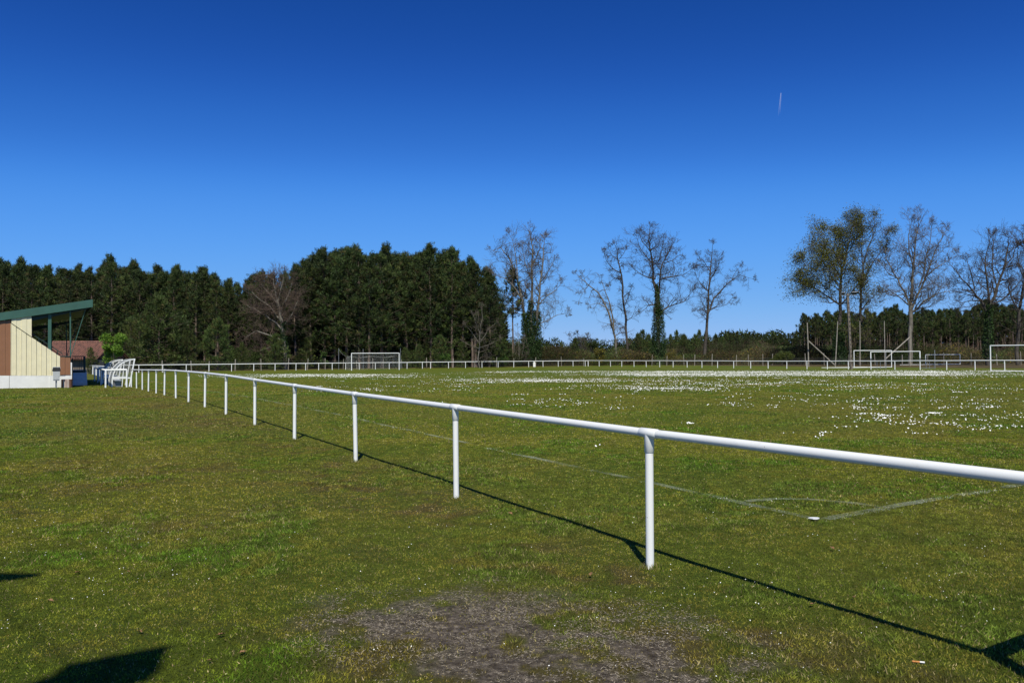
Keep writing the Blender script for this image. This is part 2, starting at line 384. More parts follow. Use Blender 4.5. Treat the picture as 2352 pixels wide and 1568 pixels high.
strip_sheet('corner_arc_marking', CORNER + 1.0 * (np.cos(aa)[:, None] * TD + np.sin(aa)[:, None] * ND), .09, .020)

# ------------------------------------------------------------------ grass blades
def line_dist(x, y):
    s = (x - CORNER[0]) * TD[0] + (y - CORNER[1]) * TD[1]; n = (x - CORNER[0]) * ND[0] + (y - CORNER[1]) * ND[1]
    d1 = np.where(s > 0, np.abs(n), 9); d2 = np.where(n > 0, np.abs(s), 9); d3 = np.where((n > 0) & (s > 0), np.abs(np.hypot(n, s) - 1.0), 9)
    return np.minimum(np.minimum(d1, d2), d3)
def grass_zone(y0, y1, dens, wd, hmin, hmax, xw=.78):
    area = (y1 * y1 - y0 * y0) * xw; n = int(area * dens)
    y = np.sqrt(RNG.uniform(y0 * y0, y1 * y1, n)); x = RNG.uniform(-1, 1, n) * y * xw
    so, mo, ye, lu, ba = masks(x, y)
    wd = wd * 1.0
    keep = RNG.random(n) > np.clip(so * 1.0, 0, .52); keep &= RNG.random(n) > ba * .25
    keep &= RNG.random(n) < .45 + .9 * fbm(x, y, 7, 81, 3)
    x, y, so, mo, ye, lu, ba = [a[keep] for a in (x, y, so, mo, ye, lu, ba)]; n = len(x)
    z = terr_np(x, y) + (fbm(x, y, .5, 71) - .5) * .05 * np.exp(-np.abs(y) / 80) - .003
    c = np.tile(np.array([.110, .148, .009]), (n, 1))
    def blend(c, k, col): k = np.clip(k, 0, 1)[:, None]; return c * (1 - k) + np.array(col) * k
    r = RNG.random(n)
    c = blend(c, ye * .8, (.215, .195, .020)); c = blend(c, lu * .8, (.058, .150, .008)); c = blend(c, mo * .85, (.185, .105, .012))
    strw = (r < .07 + .08 * ye + .08 * mo + .5 * ba * (so > .02) + .12 * ba); c[strw] = np.array([.38, .31, .16]) * RNG.uniform(.5, 1.1, (strw.sum(), 1))
    big = fbm(x, y, .12, 91, 3); c = blend(c, sstep(.45, .62, big) * .35, (.12, .115, .03))
    ch = (RNG.random(n) < .24 * sstep(.075, .03, line_dist(x, y)) * sstep(.3, .55, fbm(x, y, 1.3, 95, 3))); c[ch] = (.42, .46, .36)
    tuft = fbm(x, y, 11, 83, 3); c *= (.66 + .86 * sstep(.30, .70, tuft))[:, None]
    hot = sstep(.55, .7, fbm(x, y, 5, 85, 3)) * .5; c = blend(c, hot, (.25, .22, .03))
    c *= RNG.uniform(.5, 1.5, (n, 1)) * np.array([1.10, 1.05, 1.0]); c = np.clip(c, .004, .8)
    h = RNG.uniform(hmin, hmax, n) * (.75 + .5 * lu) * (1 - .5 * so) * (1 - .25 * mo)
    D = np.stack([RNG.normal(0, .75, n), RNG.normal(0, .75, n), np.full(n, 1.0)], 1)
    return leaf_arrays(np.stack([x, y, z], 1), D, h, wd * RNG.uniform(.7, 1.3, n), c)
Z = [grass_zone(2.2, 8, 8500, .0065, .012, .032, 1.1), grass_zone(8, 15, 3200, .011, .014, .034, .95), grass_zone(15, 30, 760, .02, .018, .036), grass_zone(30, 60, 170, .04, .02, .04)]
V = np.concatenate([z[0] for z in Z]); Cc = np.concatenate([z[2] for z in Z])
tag(np_mesh('grass', V, np.arange(len(V)).reshape(-1, 3), M['grass'], Cc), 'short patchy turf with green, mossy and straw-coloured blades', 'grass', kind='stuff')

def litter():
    n = 150000; x = RNG.uniform(-2.6, 3.2, n); y = RNG.uniform(3.2, 6.2, n); so, mo, ye, lu, ba = masks(x, y)
    k = RNG.random(n) < ba * .9 * sstep(.36, .62, fbm(x, y, 5, 97, 4)); x, y = x[k], y[k]; n = len(x)
    z = terr_np(x, y) + (fbm(x, y, .5, 71) - .5) * .05 + .004; D = np.stack([RNG.normal(0, 1, n), RNG.normal(0, 1, n), RNG.uniform(-.05, .35, n)], 1)
    c = np.array([.46, .39, .30]) * RNG.uniform(.2, 1.1, (n, 1)); V, F, cc = leaf_arrays(np.stack([x, y, z], 1), D, RNG.uniform(.006, .024, n), .0034, c)
    tag(np_mesh('dry_grass_litter', V, F, M['grass'], cc), 'pale dry grass litter over the bare grey soil in the foreground', 'grass', kind='stuff')
litter()
# coarse green tufts in the foreground are part of the same turf; daisies dotted over the pitch
def daisies():
    P = []
    def blob(px, py, wx, wy, n, cl=1.0):    # patch given by where it lies on the pitch
        Y = CAM_Z * 1764 / (py - (819 - .006 * (px - 1176))); Y0 = CAM_Z * 1764 / (py + wy - 819 + .006 * (px - 1176)); Y1 = CAM_Z * 1764 / max(4, (py - wy - 819 + .006 * (px - 1176)))
        y = RNG.uniform(Y0, min(Y1, 125), n); x = (px + RNG.normal(0, wx * .5, n) - 1176) / 1764 * y
        P.append(np.stack([x, y], 1))
    def clusters(x0, x1, y0, y1, k, m, sp=.5):
        for _ in range(k):
            px = random.uniform(x0, x1); py = random.uniform(y0, y1); b = py - 819 + .006 * (px - 1176)
            Y = min(CAM_Z * 1764 / b, 122); c = np.array([(px - 1176) / 1764 * Y, Y]); q = max(2, int(random.expovariate(1 / m)))
            P.append(c + RNG.normal(0, sp * random.uniform(.3, 1.2), (q, 2)) * [1.4, 1.0])
    clusters(1130, 2360, 849, 853, 300, 14, 1.6); clusters(1430, 2230, 852, 861, 560, 16, 1.2); clusters(1750, 2360, 853, 860, 110, 12, 1.2)
    clusters(950, 2360, 853, 868, 190, 8, .9); clusters(1380, 1700, 856, 862, 130, 12, 1)
    clusters(480, 930, 857, 866, 190, 11, 1.1); clusters(600, 860, 858, 864, 120, 11, 1.1)
    clusters(1000, 1400, 867, 878, 130, 8, .8); clusters(1140, 1500, 869, 876, 90, 9, .8)
    clusters(1500, 1900, 868, 885, 60, 10, .5); clusters(1450, 1650, 889, 906, 44, 9, .42); clusters(1480, 1590, 893, 902, 16, 10, .4)
    clusters(1250, 2360, 878, 900, 110, 7, .4); clusters(1600, 2360, 895, 950, 95, 6, .32); clusters(1950, 2352, 940, 1000, 50, 6, .22); clusters(1750, 2352, 960, 1010, 16, 5, .2)
    clusters(1180, 1500, 905, 950, 28, 6, .25); clusters(720, 1100, 868, 905, 50, 5, .3); clusters(1000, 1300, 935, 952, 7, 6, .15)
    blob(1580, 985, 14, 1, 22); blob(1240, 938, 22, 2, 14); blob(1415, 952, 25, 2, 14); blob(1890, 1012, 25, 8, 14); blob(1370, 1040, 10, 6, 4); blob(2080, 985, 30, 8, 18)
    P = np.concatenate(P)
    s = (P - np.array([1.05, 5.92])) @ TD; n = (P - np.array([1.05, 5.92])) @ ND
    P = P[(n > .6) & (n < 78) & (s < 106)]
    return P
P = daisies()
# small ones in the near turf
cc0 = RNG.integers(0, 45, 420); cyy = np.sqrt(RNG.uniform(3.4 ** 2, 8.5 ** 2, 45)); cxx = RNG.uniform(-1, 1, 45) * cyy * .7; yy = cyy[cc0] + RNG.normal(0, .28, 420); xx = cxx[cc0] + RNG.normal(0, .3, 420)
so, mo, ye, lu, ba = masks(xx, yy); kp = so < .2
def daisy_mesh(P, r, hz, name, label):
    n = len(P); z = terr_np(P[:, 0], P[:, 1]) + (fbm(P[:, 0], P[:, 1], .5, 71) - .5) * .05 * np.exp(-np.abs(P[:, 1]) / 80) + hz * RNG.uniform(.75, 1.2, n)
    C = np.stack([P[:, 0], P[:, 1], z], 1); k = 7; Nv = unit(np.stack([RNG.normal(.05, .3, n), RNG.normal(-.45, .35, n), np.full(n, .9)], 1))
    A = unit(np.cross(Nv, [[1., 0, .1]])); B = np.cross(Nv, A); rr = r * RNG.uniform(.55, 1.25, n) * np.interp(P[:, 1], [15, 60], [.9, 1.35])
    V = np.zeros((n, k + 1, 3)); V[:, k] = C - Nv * rr[:, None] * .35
    for i in range(k): V[:, i] = C + (A * math.cos(2 * math.pi * i / k) + B * math.sin(2 * math.pi * i / k)) * rr[:, None]
    F = np.array([[i, (i + 1) % k, k] for i in range(k)])
    F = (np.arange(n)[:, None, None] * (k + 1) + F[None]).reshape(-1, 3)
    return tag(np_mesh(name, V.reshape(-1, 3), F, M['daisy']), label, 'daisies', kind='stuff')
daisy_mesh(P, .0155, .046, 'daisies', 'white daisies scattered in drifts over the football pitch')
daisy_mesh(np.stack([xx[kp], yy[kp]], 1), .0036, .026, 'small_daisies', 'tiny closed daisies dotted through the foreground turf')

# ------------------------------------------------------------------ white railings
RH = 1.03; RR = .0325
def gz(p): return terr(p[0], p[1])
def v3(p, z): return Vector((p[0], p[1], z))
def railing(name, label, posts, near=False, rail_to=None, closed=False):
    RR = .0325 if near else .053
    p0 = posts[0]; org = Vector((p0[0], p0[1], gz(p0)))
    t = empty(name, org, label, 'railing', 'white tubular railings round the pitch')
    mb = MB(org); n = 16 if near else 8
    jz = [random.uniform(-.012, .012) for _ in posts]
    tops = [v3(p, gz(p) + RH + j) for p, j in zip(posts, jz)]
    mb.tube(tops, RR, n); mb.build('rail', M['white'], t)
    for i, p in enumerate(posts):
        mb = MB(org); dx = random.uniform(-.008, .008)
        mb.tube([v3(p, gz(p) - .1) + Vector((dx * 2, dx, 0)), v3(p, gz(p) + RH - (.11 if near else .0) + jz[i])], RR * .97, n)
        o = mb.build('post', M['white'], t)
        if near and i < 14:
            mb = MB(org); a = tops[max(i - 1, 0)]; b = tops[min(i + 1, len(tops) - 1)]; d = (b - a).normalized()
            mb.tube([tops[i] - d * .095, tops[i] - d * .09, tops[i] + d * .09, tops[i] + d * .095], [RR * 1.04, RR * 1.16, RR * 1.16, RR * 1.04], 20)
            mb.tube([tops[i] - Vector((0, 0, .0)), tops[i] - Vector((0, 0, .145)), tops[i] - Vector((0, 0, .148))], [RR * 1.13, RR * 1.13, RR * 1.0], 20)
            mb.build('tee_joint', M['white'], t)
    return t
A0 = np.array([1.05, 5.92])
def on_line(P0, D, xpix):         # point of the line that the column xpix meets
    r = ray(xpix, 819); k = r.x / r.y
    t = (k * P0[1] - P0[0]) / (D[0] - k * D[1]); return P0 + D * t
near_posts = [A0 - TD * 3.02, A0] + [on_line(A0, TD, x) for x in (1045.5, 814.5, 677, 585.5, 519.5, 471.5, 433.5, 403.5, 378.5, 359, 341.5, 327, 313.5)]
near_posts.append(A0 + TD * 46.0)
railing('white_railing', 'long white tubular railing running from the right foreground back to the dugouts', near_posts, near=True)
# bay round the dugouts, then on to the far corner
B0 = A0 + TD * 46.0
bay = [B0 - ND * .25, B0 - ND * 1.35]
k2 = A0 + TD * 64.5
bay2 = [bay[-1] + (k2 - ND * 1.2 - bay[-1]) * (i / 3) for i in range(1, 4)]
railing('white_railing', 'short white railing stepping out round the back of the two dugouts', bay + bay2)
FL = A0 + TD * 110.0
railing('white_railing', 'white railing receding behind the dugouts to the far left corner', [k2 - ND * .9, k2] + [k2 + TD * (3.15 * i) for i in range(1, 15)] + [FL - TD * .3])
def on_line(P0, D, xpix):         # point of the line that the column xpix meets
    r = ray(xpix, 819); k = r.x / r.y
    t = (k * P0[1] - P0[0]) / (D[0] - k * D[1]); return P0 + D * t
bx = [205, 262, 319, 374, 428, 480, 532, 583, 632, 680, 702, 732, 763, 794, 825, 862, 894, 935, 970, 989, 1030, 1069, 1107, 1144, 1180, 1214, 1247, 1282, 1316, 1344]
railing('white_railing', 'white railing along the far end behind the netted goal', [FL + ND * .02] + [on_line(FL, ND, x) for x in bx[1:]] + [on_line(FL, ND, 1350.6)])
FR = on_line(FL, ND, 1351)
rx = [1376, 1402, 1428, 1456, 1484, 1515, 1546, 1578, 1612, 1648, 1685, 1724, 1764, 1807, 1853, 1900, 1948, 2000, 2055, 2113, 2174, 2239, 2307, 2382, 2460, 2545, 2635]
railing('white_railing', 'white railing down the far right side in front of the bare oaks', [FR] + [on_line(FR, -TD, x) for x in rx])
C1 = near_posts[0]
railing('white_railing', 'white railing turning off behind the near goal line at the right', [C1 + ND * .02] + [C1 + ND * 3.15 * i for i in range(1, 6)], near=False)

def foot_tufts():
    C = []; H = []
    for p in near_posts[:9]:
        n = 260; a = RNG.uniform(0, 6.283, n); r = RR + np.abs(RNG.normal(0, .03, n)) + .003; C.append(np.stack([p[0] + np.cos(a) * r, p[1] + np.sin(a) * r, np.full(n, gz(p) - .01)], 1)); H.append(RNG.uniform(.025, .075, n) * (1 - np.clip(r - RR, 0, .06) * 8))
    C = np.concatenate(C); H = np.concatenate(H); n = len(C); D = np.stack([RNG.normal(0, .35, n), RNG.normal(0, .35, n), np.ones(n)], 1)
    V, F, cc = leaf_arrays(C, D, H, .005, palette(n, [(.11, .15, .01), (.20, .18, .04), (.34, .28, .15)], [.5, .3, .2], .3)); tag(np_mesh('grass_tufts', V, F, M['grass'], cc), 'longer untrimmed grass round the feet of the near railing posts', 'grass', kind='stuff')
foot_tufts()

# ------------------------------------------------------------------ grandstand
n3 = Vector((ND[0], ND[1], 0)); q3 = Vector((TD[0], TD[1], 0)); Z3 = Vector((0, 0, 1))
SP = Vector((-26.3, 45.9, 0))
def sw(zx, zy, off=0.0):
    X = zx / 3.484 / 1.7415; Yp = (1150 + zy / 3.484) / 1.7415
    v = ray(X, Yp); pl = SP + q3 * off; k = (pl - Vector((0, 0, CAM_Z))).dot(q3) / v.dot(q3)
    return Vector((0, 0, CAM_Z)) + v * k
org = sw(1000, 1390); org.z = terr(org.x, org.y)
SZ = org.z
st = empty('grandstand', org, 'small covered grandstand with cream and brown cladding and green mono-pitch roof', 'grandstand')
SL = 17.0
def prism(name, pts, m, depth, off=0, parent=st):
    mb = MB(org); mb.prism([sw(*p, off) for p in pts], q3 * depth); return mb.build(name, m, parent)
# white plinth
mb = MB(org)
for a, b, o in ((-900, 128, 0.0), (133, 690, .0), (690, 772, -.03)): mb.prism([sw(a, 1226, o), sw(b, 1226, o), sw(b, 1226, o) * 1 - Z3 * (sw(b, 1226, o).z - SZ + .15), sw(a, 1226, o) - Z3 * (sw(a, 1226, o).z - SZ + .15)], q3 * .25)
mb.prism([sw(772, 1215, .06), sw(1003, 1215, .06), sw(1003, 1215, .06) - Z3 * (sw(1003, 1215, .06).z - SZ + .15), sw(772, 1215, .06) - Z3 * (sw(772, 1215, .06).z - SZ + .15)], q3 * .25)
mb.prism([sw(984, 1040, .05), sw(1003, 1045, .05), sw(1003, 1214, .05), sw(984, 1214, .05)], q3 * SL)
mb.build('plinth', M['wallwhite'], st)
# cladding: overlapping vertical sheets
def slope_y(x): return np.interp(x, [150, 835], [492, 957])
mb = MB(org); x = 150; i = 0
while x < 834:
    x1 = min(x + 70, 836); yy_ = slope_y(x + 6) + 2; o = .02 if i % 2 else 0.0
    mb.prism([sw(x, yy_, o), sw(x1, slope_y(x1 - 4) + 2, o), sw(x1, 1224, o), sw(x, 1224, o)], q3 * .04)
    for f in (.0,): mb.box(sw(x + 2, (yy_ + 1224) / 2, -.002), n3 * .007, q3 * .02, Z3 * ((sw(x, yy_).z - sw(x, 1224).z) / 2))
    x = x1; i += 1
mb.build('lower_cladding', M['cream'], st)
mb = MB(org); x = 160; i = 0
while x < 438:
    x1 = min(x + 70, 440); o = -.055 + (.02 if i % 2 else 0)
    mb.prism([sw(x, 440 - (x - 160) * .17, o), sw(x1, 440 - (x1 - 160) * .17, o), sw(x1, slope_y(x1) - 6, o), sw(x, slope_y(x) - 6, o)], q3 * .04); x = x1; i += 1
mb.build('upper_cladding', M['cream'], st)
mb = MB(org)
for a, b, o in ((-900, 5, .02), (5, 74, .0), (76, 148, .015)): mb.prism([sw(a, 470, o), sw(b, 450, o), sw(b, 1224, o), sw(a, 1224, o)], q3 * .04)
mb.build('brown_cladding', M['brown'], st)
mb = MB(org)
for a, b, o in ((838, 906, .01), (908, 982, .03)): mb.prism([sw(a, 962, o), sw(b, 962, o), sw(b, 1216, o), sw(a, 1216, o)], q3 * .04)
mb.prism([sw(930, 965, .12), sw(982, 965, .12), sw(982, 1214, .12), sw(930, 1214, .12)], q3 * (SL - .3))
mb.build('front_parapet', M['brown'], st)
mb = MB(org); mb.bar(sw(836, 958, .03), sw(992, 958, .03), .03, .03); mb.bar(sw(984, 958, .06), sw(984, 958, .06) + q3 * SL, .03, .03); mb.build('top_rail', M['greendark'], st)
# roof
prism('side_fascia', [(-900, 479), (1293, 165), (1293, 270), (-900, 592)], M['green'], .05, -.14)
mb = MB(org); mb.prism([sw(-900, 500, -.085), sw(1280, 190, -.085), sw(1280, 222, -.085), sw(-900, 532, -.085)], q3 * (SL + .4)); mb.build('roof', M['greendark'], st)
mb = MB(org); a = sw(1293, 166, -.085); b = sw(1293, 270, -.085); mb.prism([a, b, b - n3 * .05, a - n3 * .05], q3 * (SL + .4)); mb.build('front_fascia', M['green'], st)
for k in range(2):
    off = .15 + k * (SL - .3)
    def rp(zx, zy): return sw(zx, zy) + q3 * off
    mb = MB(org)
    mb.box((rp(692, 355) + rp(692, 880)) / 2, n3 * .085, q3 * .06, Z3 * ((rp(692, 355) - rp(692, 880)).z / 2)); mb.build('roof_post', M['green'], st)
    mb = MB(org); mb.bar(rp(980, 318), rp(984, 1210), .035, .035); mb.build('roof_post', M['green'], st)
    mb = MB(org); mb.bar(rp(1197, 290), rp(990, 935), .018, .018); mb.build('diagonal_strut', M['green'], st)
    mb = MB(org); mb.prism([rp(150, 432), rp(1210, 278), rp(1210, 300), rp(150, 520)], q3 * .08); mb.build('roof_beam', M['greendark'], st)
# tiers and back wall
nT = 7; f0 = sw(940, 1200); b0 = sw(200, 1200)
mb = MB(org); L_ = (f0 - b0).length; hs_ = (sw(200, 600).z - sw(940, 1140).z) / nT
for k in range(nT):
    a = f0 - n3 * L_ * k / nT; top = sw(940, 1140).z + hs_ * k - .15
    c = a - n3 * L_ / nT / 2; mb.box(Vector((c.x, c.y, (SZ + top) / 2)) + q3 * (SL / 2 + .1), n3 * (L_ / nT / 2 - .001), q3 * (SL / 2 - .15), Z3 * ((top - SZ) / 2))
mb.build('seating_tiers', M['tier'], st)
mb = MB(org); a = sw(-300, 470); mb.box(Vector((a.x, a.y, (SZ + a.z) / 2)) + q3 * (SL / 2 + .1), n3 * .08, q3 * (SL / 2 - .1), Z3 * ((a.z - SZ) / 2 - .1)); mb.build('rear_wall', M['brown'], st)
for off in (.3, SL - .2):
    mb = MB(org)
    mb.bar(sw(442, 640) + q3 * off, sw(868, 918) + q3 * off, .025, .025)
    for zx, zy in ((540, 703), (800, 873)): mb.bar(sw(zx, zy) + q3 * off, sw(zx, zy + 60) + q3 * off, .035, .02)
    mb.build('stair_handrail', M['greendark'], st)

# entrance steps beside the stand with green gate frame
e0 = sw(1112, 1385, 3.3); e0.z = SZ
es = empty('entrance_steps', e0, 'pale painted steps in the shade at the front corner of the grandstand', 'steps')
mb = MB(e0)
for k in range(6): mb.box(e0 + q3 * (.15 + .3 * k + .8) + Z3 * (.08 * (k + 1)), n3 * .42, q3 * .95 if k == 5 else q3 * (.15 + .8), Z3 * (.08 * (k + 1)))
mb.build('step_flight', M['step'], es)
mb = MB(e0)
for k in range(3): mb.bar(e0 + q3 * (.2 + .9 * k) - n3 * .4 + Z3 * .3, e0 + q3 * (.2 + .9 * k) - n3 * .4 + Z3 * 1.7, .02, .02)
mb.bar(e0 + q3 * .1 - n3 * .4 + Z3 * 1.7, e0 + q3 * 2.1 - n3 * .4 + Z3 * 1.7, .02, .02)
mb.build('side_rail', M['greendark'], es)
g0 = sw(1178, 1345, 4.6); g0.z = SZ
gt = empty('green_barred_gate', g0, 'dark green barred gate with tall post beside the grandstand steps', 'gate')
mb = MB(g0); mb.bar(sw(1178, 955, 4.6), sw(1182, 1350, 4.6), .055, .055); mb.build('gate_post', M['greendark'], gt)
mb = MB(g0); top = sw(1178, 958, 4.6).z; mid = sw(1178, 1160, 4.6).z
mb.bar(sw(1010, 958, 4.6), sw(1178, 958, 4.6), .025, .03); mb.build('gate_rail', M['greendark'], gt); mb = MB(g0); mb.bar(sw(1010, 1160, 4.6), sw(1178, 1160, 4.6), .025, .03); mb.build('gate_rail', M['greendark'], gt)
mb = MB(g0)
for zx in range(1014, 1172, 30): mb.bar(sw(zx, 958, 4.6), sw(zx, 1160, 4.6), .012, .012)
mb.build('bars', M['greendark'], gt)
mb = MB(g0); mb.prism([sw(1010, 1165, 4.62), sw(1172, 1165, 4.62), sw(1172, 1235, 4.62), sw(1010, 1235, 4.62)], q3 * .03); mb.build('lower_panel', M['greendark'], gt)

# litter bin on a post
bp_ = sw(785, 1382, -1.2); bp_.z = terr(bp_.x, bp_.y)
bt = empty('litter_bin', bp_, 'pale grey litter bin on a post in front of the cream cladding', 'litter bin')
def bb(zx, zy): return sw(zx, zy, -1.2)
mb = MB(bp_); a, b, c, d = bb(737, 1165), bb(836, 1165), bb(831, 1280), bb(741, 1280)
mb.prism([a, b, c, d], q3 * .26); mb.build('bin_body', M['bin'], bt)
mb = MB(bp_); mb.prism([bb(727, 1140), bb(845, 1140), bb(843, 1168), bb(730, 1168)], q3 * .28 - n3 * 0); mb.prism([bb(738, 1112), bb(838, 1112), bb(843, 1139), bb(732, 1139)], q3 * .02); mb.build('black_liner', M['black'], bt)
mb = MB(bp_); mb.prism([bb(736, 1104), bb(840, 1104), bb(840, 1112), bb(736, 1112)], q3 * .29); mb.prism([bb(733, 1112), bb(738, 1112), bb(738, 1140), bb(733, 1140)], q3 * .29); mb.prism([bb(838, 1112), bb(843, 1112), bb(843, 1140), bb(838, 1140)], q3 * .29); mb.build('lid', M['bin'], bt)
mb = MB(bp_); mb.prism([bb(740, 1281), bb(831, 1281), bb(829, 1296), bb(742, 1296)], q3 * .25); mb.bar(bb(785, 1297) + q3 * .13, Vector((bp_.x, bp_.y, bp_.z - .1)) + q3 * .13, .035, .035); mb.build('support_post', M['greysteel'], bt)
# barrel planter
br = sw(932, 1385, -.5); br.z = terr(br.x, br.y); rb = (sw(1010, 1385, -.5) - sw(857, 1385, -.5)).length / 2; hb = sw(932, 1278, -.5).z - br.z
bt = empty('wooden_barrel', br, 'low brown wooden tub with pale staves at the corner of the stand', 'barrel')
mb = MB(br); mb2 = MB(br)
for k in range(26):
    a0 = 2 * math.pi * k / 26; u = Vector((math.cos(a0), math.sin(a0), 0)); tq = Vector((-math.sin(a0), math.cos(a0), 0))
    (mb2 if k in (19, 20, 21, 22, 23) else mb).box(br + u * rb * .97 + Z3 * (hb / 2), tq * rb * (.108 if k not in (19, 20, 21, 22, 23) else .06), u * .02, Z3 * (hb / 2 + random.uniform(-.01, .01)))
mb.tube([br + Z3 * .0, br + Z3 * (hb - .08)], rb * .93, 24); mb.build('staves', mat('tub_wood', (.20, .09, .05), .8, .3, 6), bt); mb2.build('pale_staves', mat('tub_pale', (.62, .52, .46), .8, .1, 6), bt)

# ------------------------------------------------------------------ dugouts
def dugout(t0, off, label, W=3.0):
    o = A0 + TD * t0 - ND * off; p = Vector((o[0], o[1], gz(o)))
    e = empty('team_dugout', p, label, 'dugout', 'curved team dugouts beside the pitch')
    KX, KZ = .86, .85
    prof = [(-.0, 0.0), (.02, .55), (.10, .95), (.26, 1.30), (.50, 1.58), (.80, 1.78), (1.12, 1.90), (1.42, 1.95)]
    P = lambda a, z, k: p + n3 * a * KX + Z3 * z * KZ + q3 * k
    for k in (0, W * .33, W * .66, W):
        mb = MB(p)
        for (a, z), (a2, z2) in zip(prof[:-1], prof[1:]): mb.bar(P(a, z, k), P(a2, z2, k) + (P(a2, z2, k) - P(a, z, k)).normalized() * .02, .02, .032)
        mb.build('arch', M['white'] if k in (0, W) else M['greysteel'], e)
    for k in (0, W):
        mb = MB(p); mb.bar(P(1.40, 1.93, k), P(1.08, .0, k), .03, .035); mb.bar(P(.02, .62, k), P(1.15, .62, k), .03, .04); mb.bar(P(.75, 1.74, k), P(.62, .0, k), .02, .02); mb.build('side_frame', M['white'], e)
        mb = MB(p); mb.prism([P(a, z, k) for a, z in prof[1:-1]] + [P(1.36, 1.88, k), P(1.16, .66, k), P(.04, .62, k)][0:3], q3 * .006); mb.build('side_panel', M['glass'], e)
    mb = MB(p)
    for (a, z), (a2, z2) in zip(prof[:-1], prof[1:]): mb.add([P(a, z, .04), P(a2, z2, .04), P(a2, z2, W - .04), P(a, z, W - .04)], [(0, 1, 2, 3)], True)
    pn = mb.build('curved_panel', M['glass'], e); md = pn.modifiers.new('solid', 'SOLIDIFY'); md.thickness = .006
    mb = MB(p); mb.box(P(.42, .45, W / 2), n3 * .18, q3 * (W / 2 - .06), Z3 * .025); mb.build('bench', M['white'], e)
    mb = MB(p)
    for k in (.3, W / 2, W - .3): mb.box(P(.42, .22, k), n3 * .15, q3 * .02, Z3 * .205)
    mb.build('bench_support', M['greysteel'], e)
    return e
dugout(46.9, .98, 'nearer curved dugout with white frame and clear panels by the railing corner')
dugout(55.5, 1.05, 'farther curved dugout with clear panels behind the first one')

# ------------------------------------------------------------------ goals
def tube_frame(mb, pts, r=.05, n=8): 
    for a, b in zip(pts[:-1], pts[1:]): mb.tube([a, b], r, n)
# far goal with net
GCen = CORNER + TD * 101.8 + ND * 34.0
gl = GCen - ND * 3.66; gr = GCen + ND * 3.66
go = Vector((gl[0], gl[1], gz(gl)))
G = empty('football_goal', go, 'white goal with a hanging net at the far end of the pitch', 'goal', 'football goals')
for p in (gl, gr):
    mb = MB(go); mb.tube([v3(p, gz(p) - .05), v3(p, gz(p) + 2.5)], .06, 10); mb.build('goalpost', M['white'], G)
mb = MB(go); mb.tube([v3(gl, gz(gl) + 2.47), v3(gr, gz(gr) + 2.47)], .06, 10); mb.build('crossbar', M['white'], G)
def net_surface(f, nu, nv, r=.0045):
    segs = []
    P = [[np.array(f(u / nu, v / nv)) for v in range(nv + 1)] for u in range(nu + 1)]
    for i in range(nu):
        for j in range(nv):
            if (i + j) % 2 == 0: segs.append((P[i][j], P[i + 1][j + 1], r, r))
            else: segs.append((P[i + 1][j], P[i][j + 1], r, r))
    return segs
bk = 2.1
def net_back(u, v):
    p = gl * (1 - u) + gr * u + TD * (bk + .1 * math.sin(u * 9)); sag = .18 * (math.sin(u * math.pi * 2) ** 2) * v + .03
    return (p[0], p[1], gz(gl) + (2.05 - sag) * v + .02)
def net_side(P):
    def f(u, v):
        p = P + TD * bk * u; top = 2.42 - .42 * u - .25 * math.sin(math.pi * u); return (p[0] - ND[0] * .25 * math.sin(math.pi * v) * u, p[1] - ND[1] * .25 * math.sin(math.pi * v) * u, gz(gl) + top * v + .02)
    return f
def net_top(u, v):
    p = gl * (1 - u) + gr * u + TD * bk * v; return (p[0], p[1], gz(gl) + 2.44 - (.42 + .17 * math.sin(u * math.pi * 2) ** 2) * v - .2 * math.sin(math.pi * v))
S = net_surface(net_back, 76, 22) + net_surface(net_side(gl), 20, 24) + net_surface(net_side(gr), 20, 24) + net_surface(net_top, 76, 20, .0035)
a_ = [np.array(net_back(u, 1)) for u in np.linspace(0, 1, 25)]; S += [(p, q, .012, .012) for p, q in zip(a_[:-1], a_[1:])]
Vv, Ff = seg_tubes(S, 3); np_mesh('net', Vv - np.array(go), Ff, M['net'], parent=G)
# net support poles behind the goal with stay rope
for i, (px, ph, lb) in enumerate(((788 - 10, 3.3, 'thin grey pole holding the net rope left of the far goal'), (1294 / 1.7415 * 0 + 920, 3.3, 'thin grey pole at the right post of the far goal'), (834, 3.2, 'thin grey pole seen through the net of the far goal'))):
    p = on_line(FL + TD * (1.0), ND, px); b = v3(p, gz(p)); mb = MB(b); mb.tube([b - Z3 * .1, b + Z3 * ph], .035, 8); o = mb.build('net_pole', M['greysteel']); o.location = b; tag(o, lb, 'pole', 'net poles behind the far goal')
    if i == 0:
        a = b + Z3 * (ph - .1); c = Vector(net_back(0, 1)); mid = (a + c) / 2 - Z3 * .25
        mb = MB(a); mb.tube([a, (a + mid) / 2 - Z3 * .05, mid, (mid + c) / 2 - Z3 * .03, c], .012, 5); r_ = mb.build('stay_rope', M['net']); r_.location = a; tag(r_, 'sagging grey rope from the pole to the far goal net', 'rope')
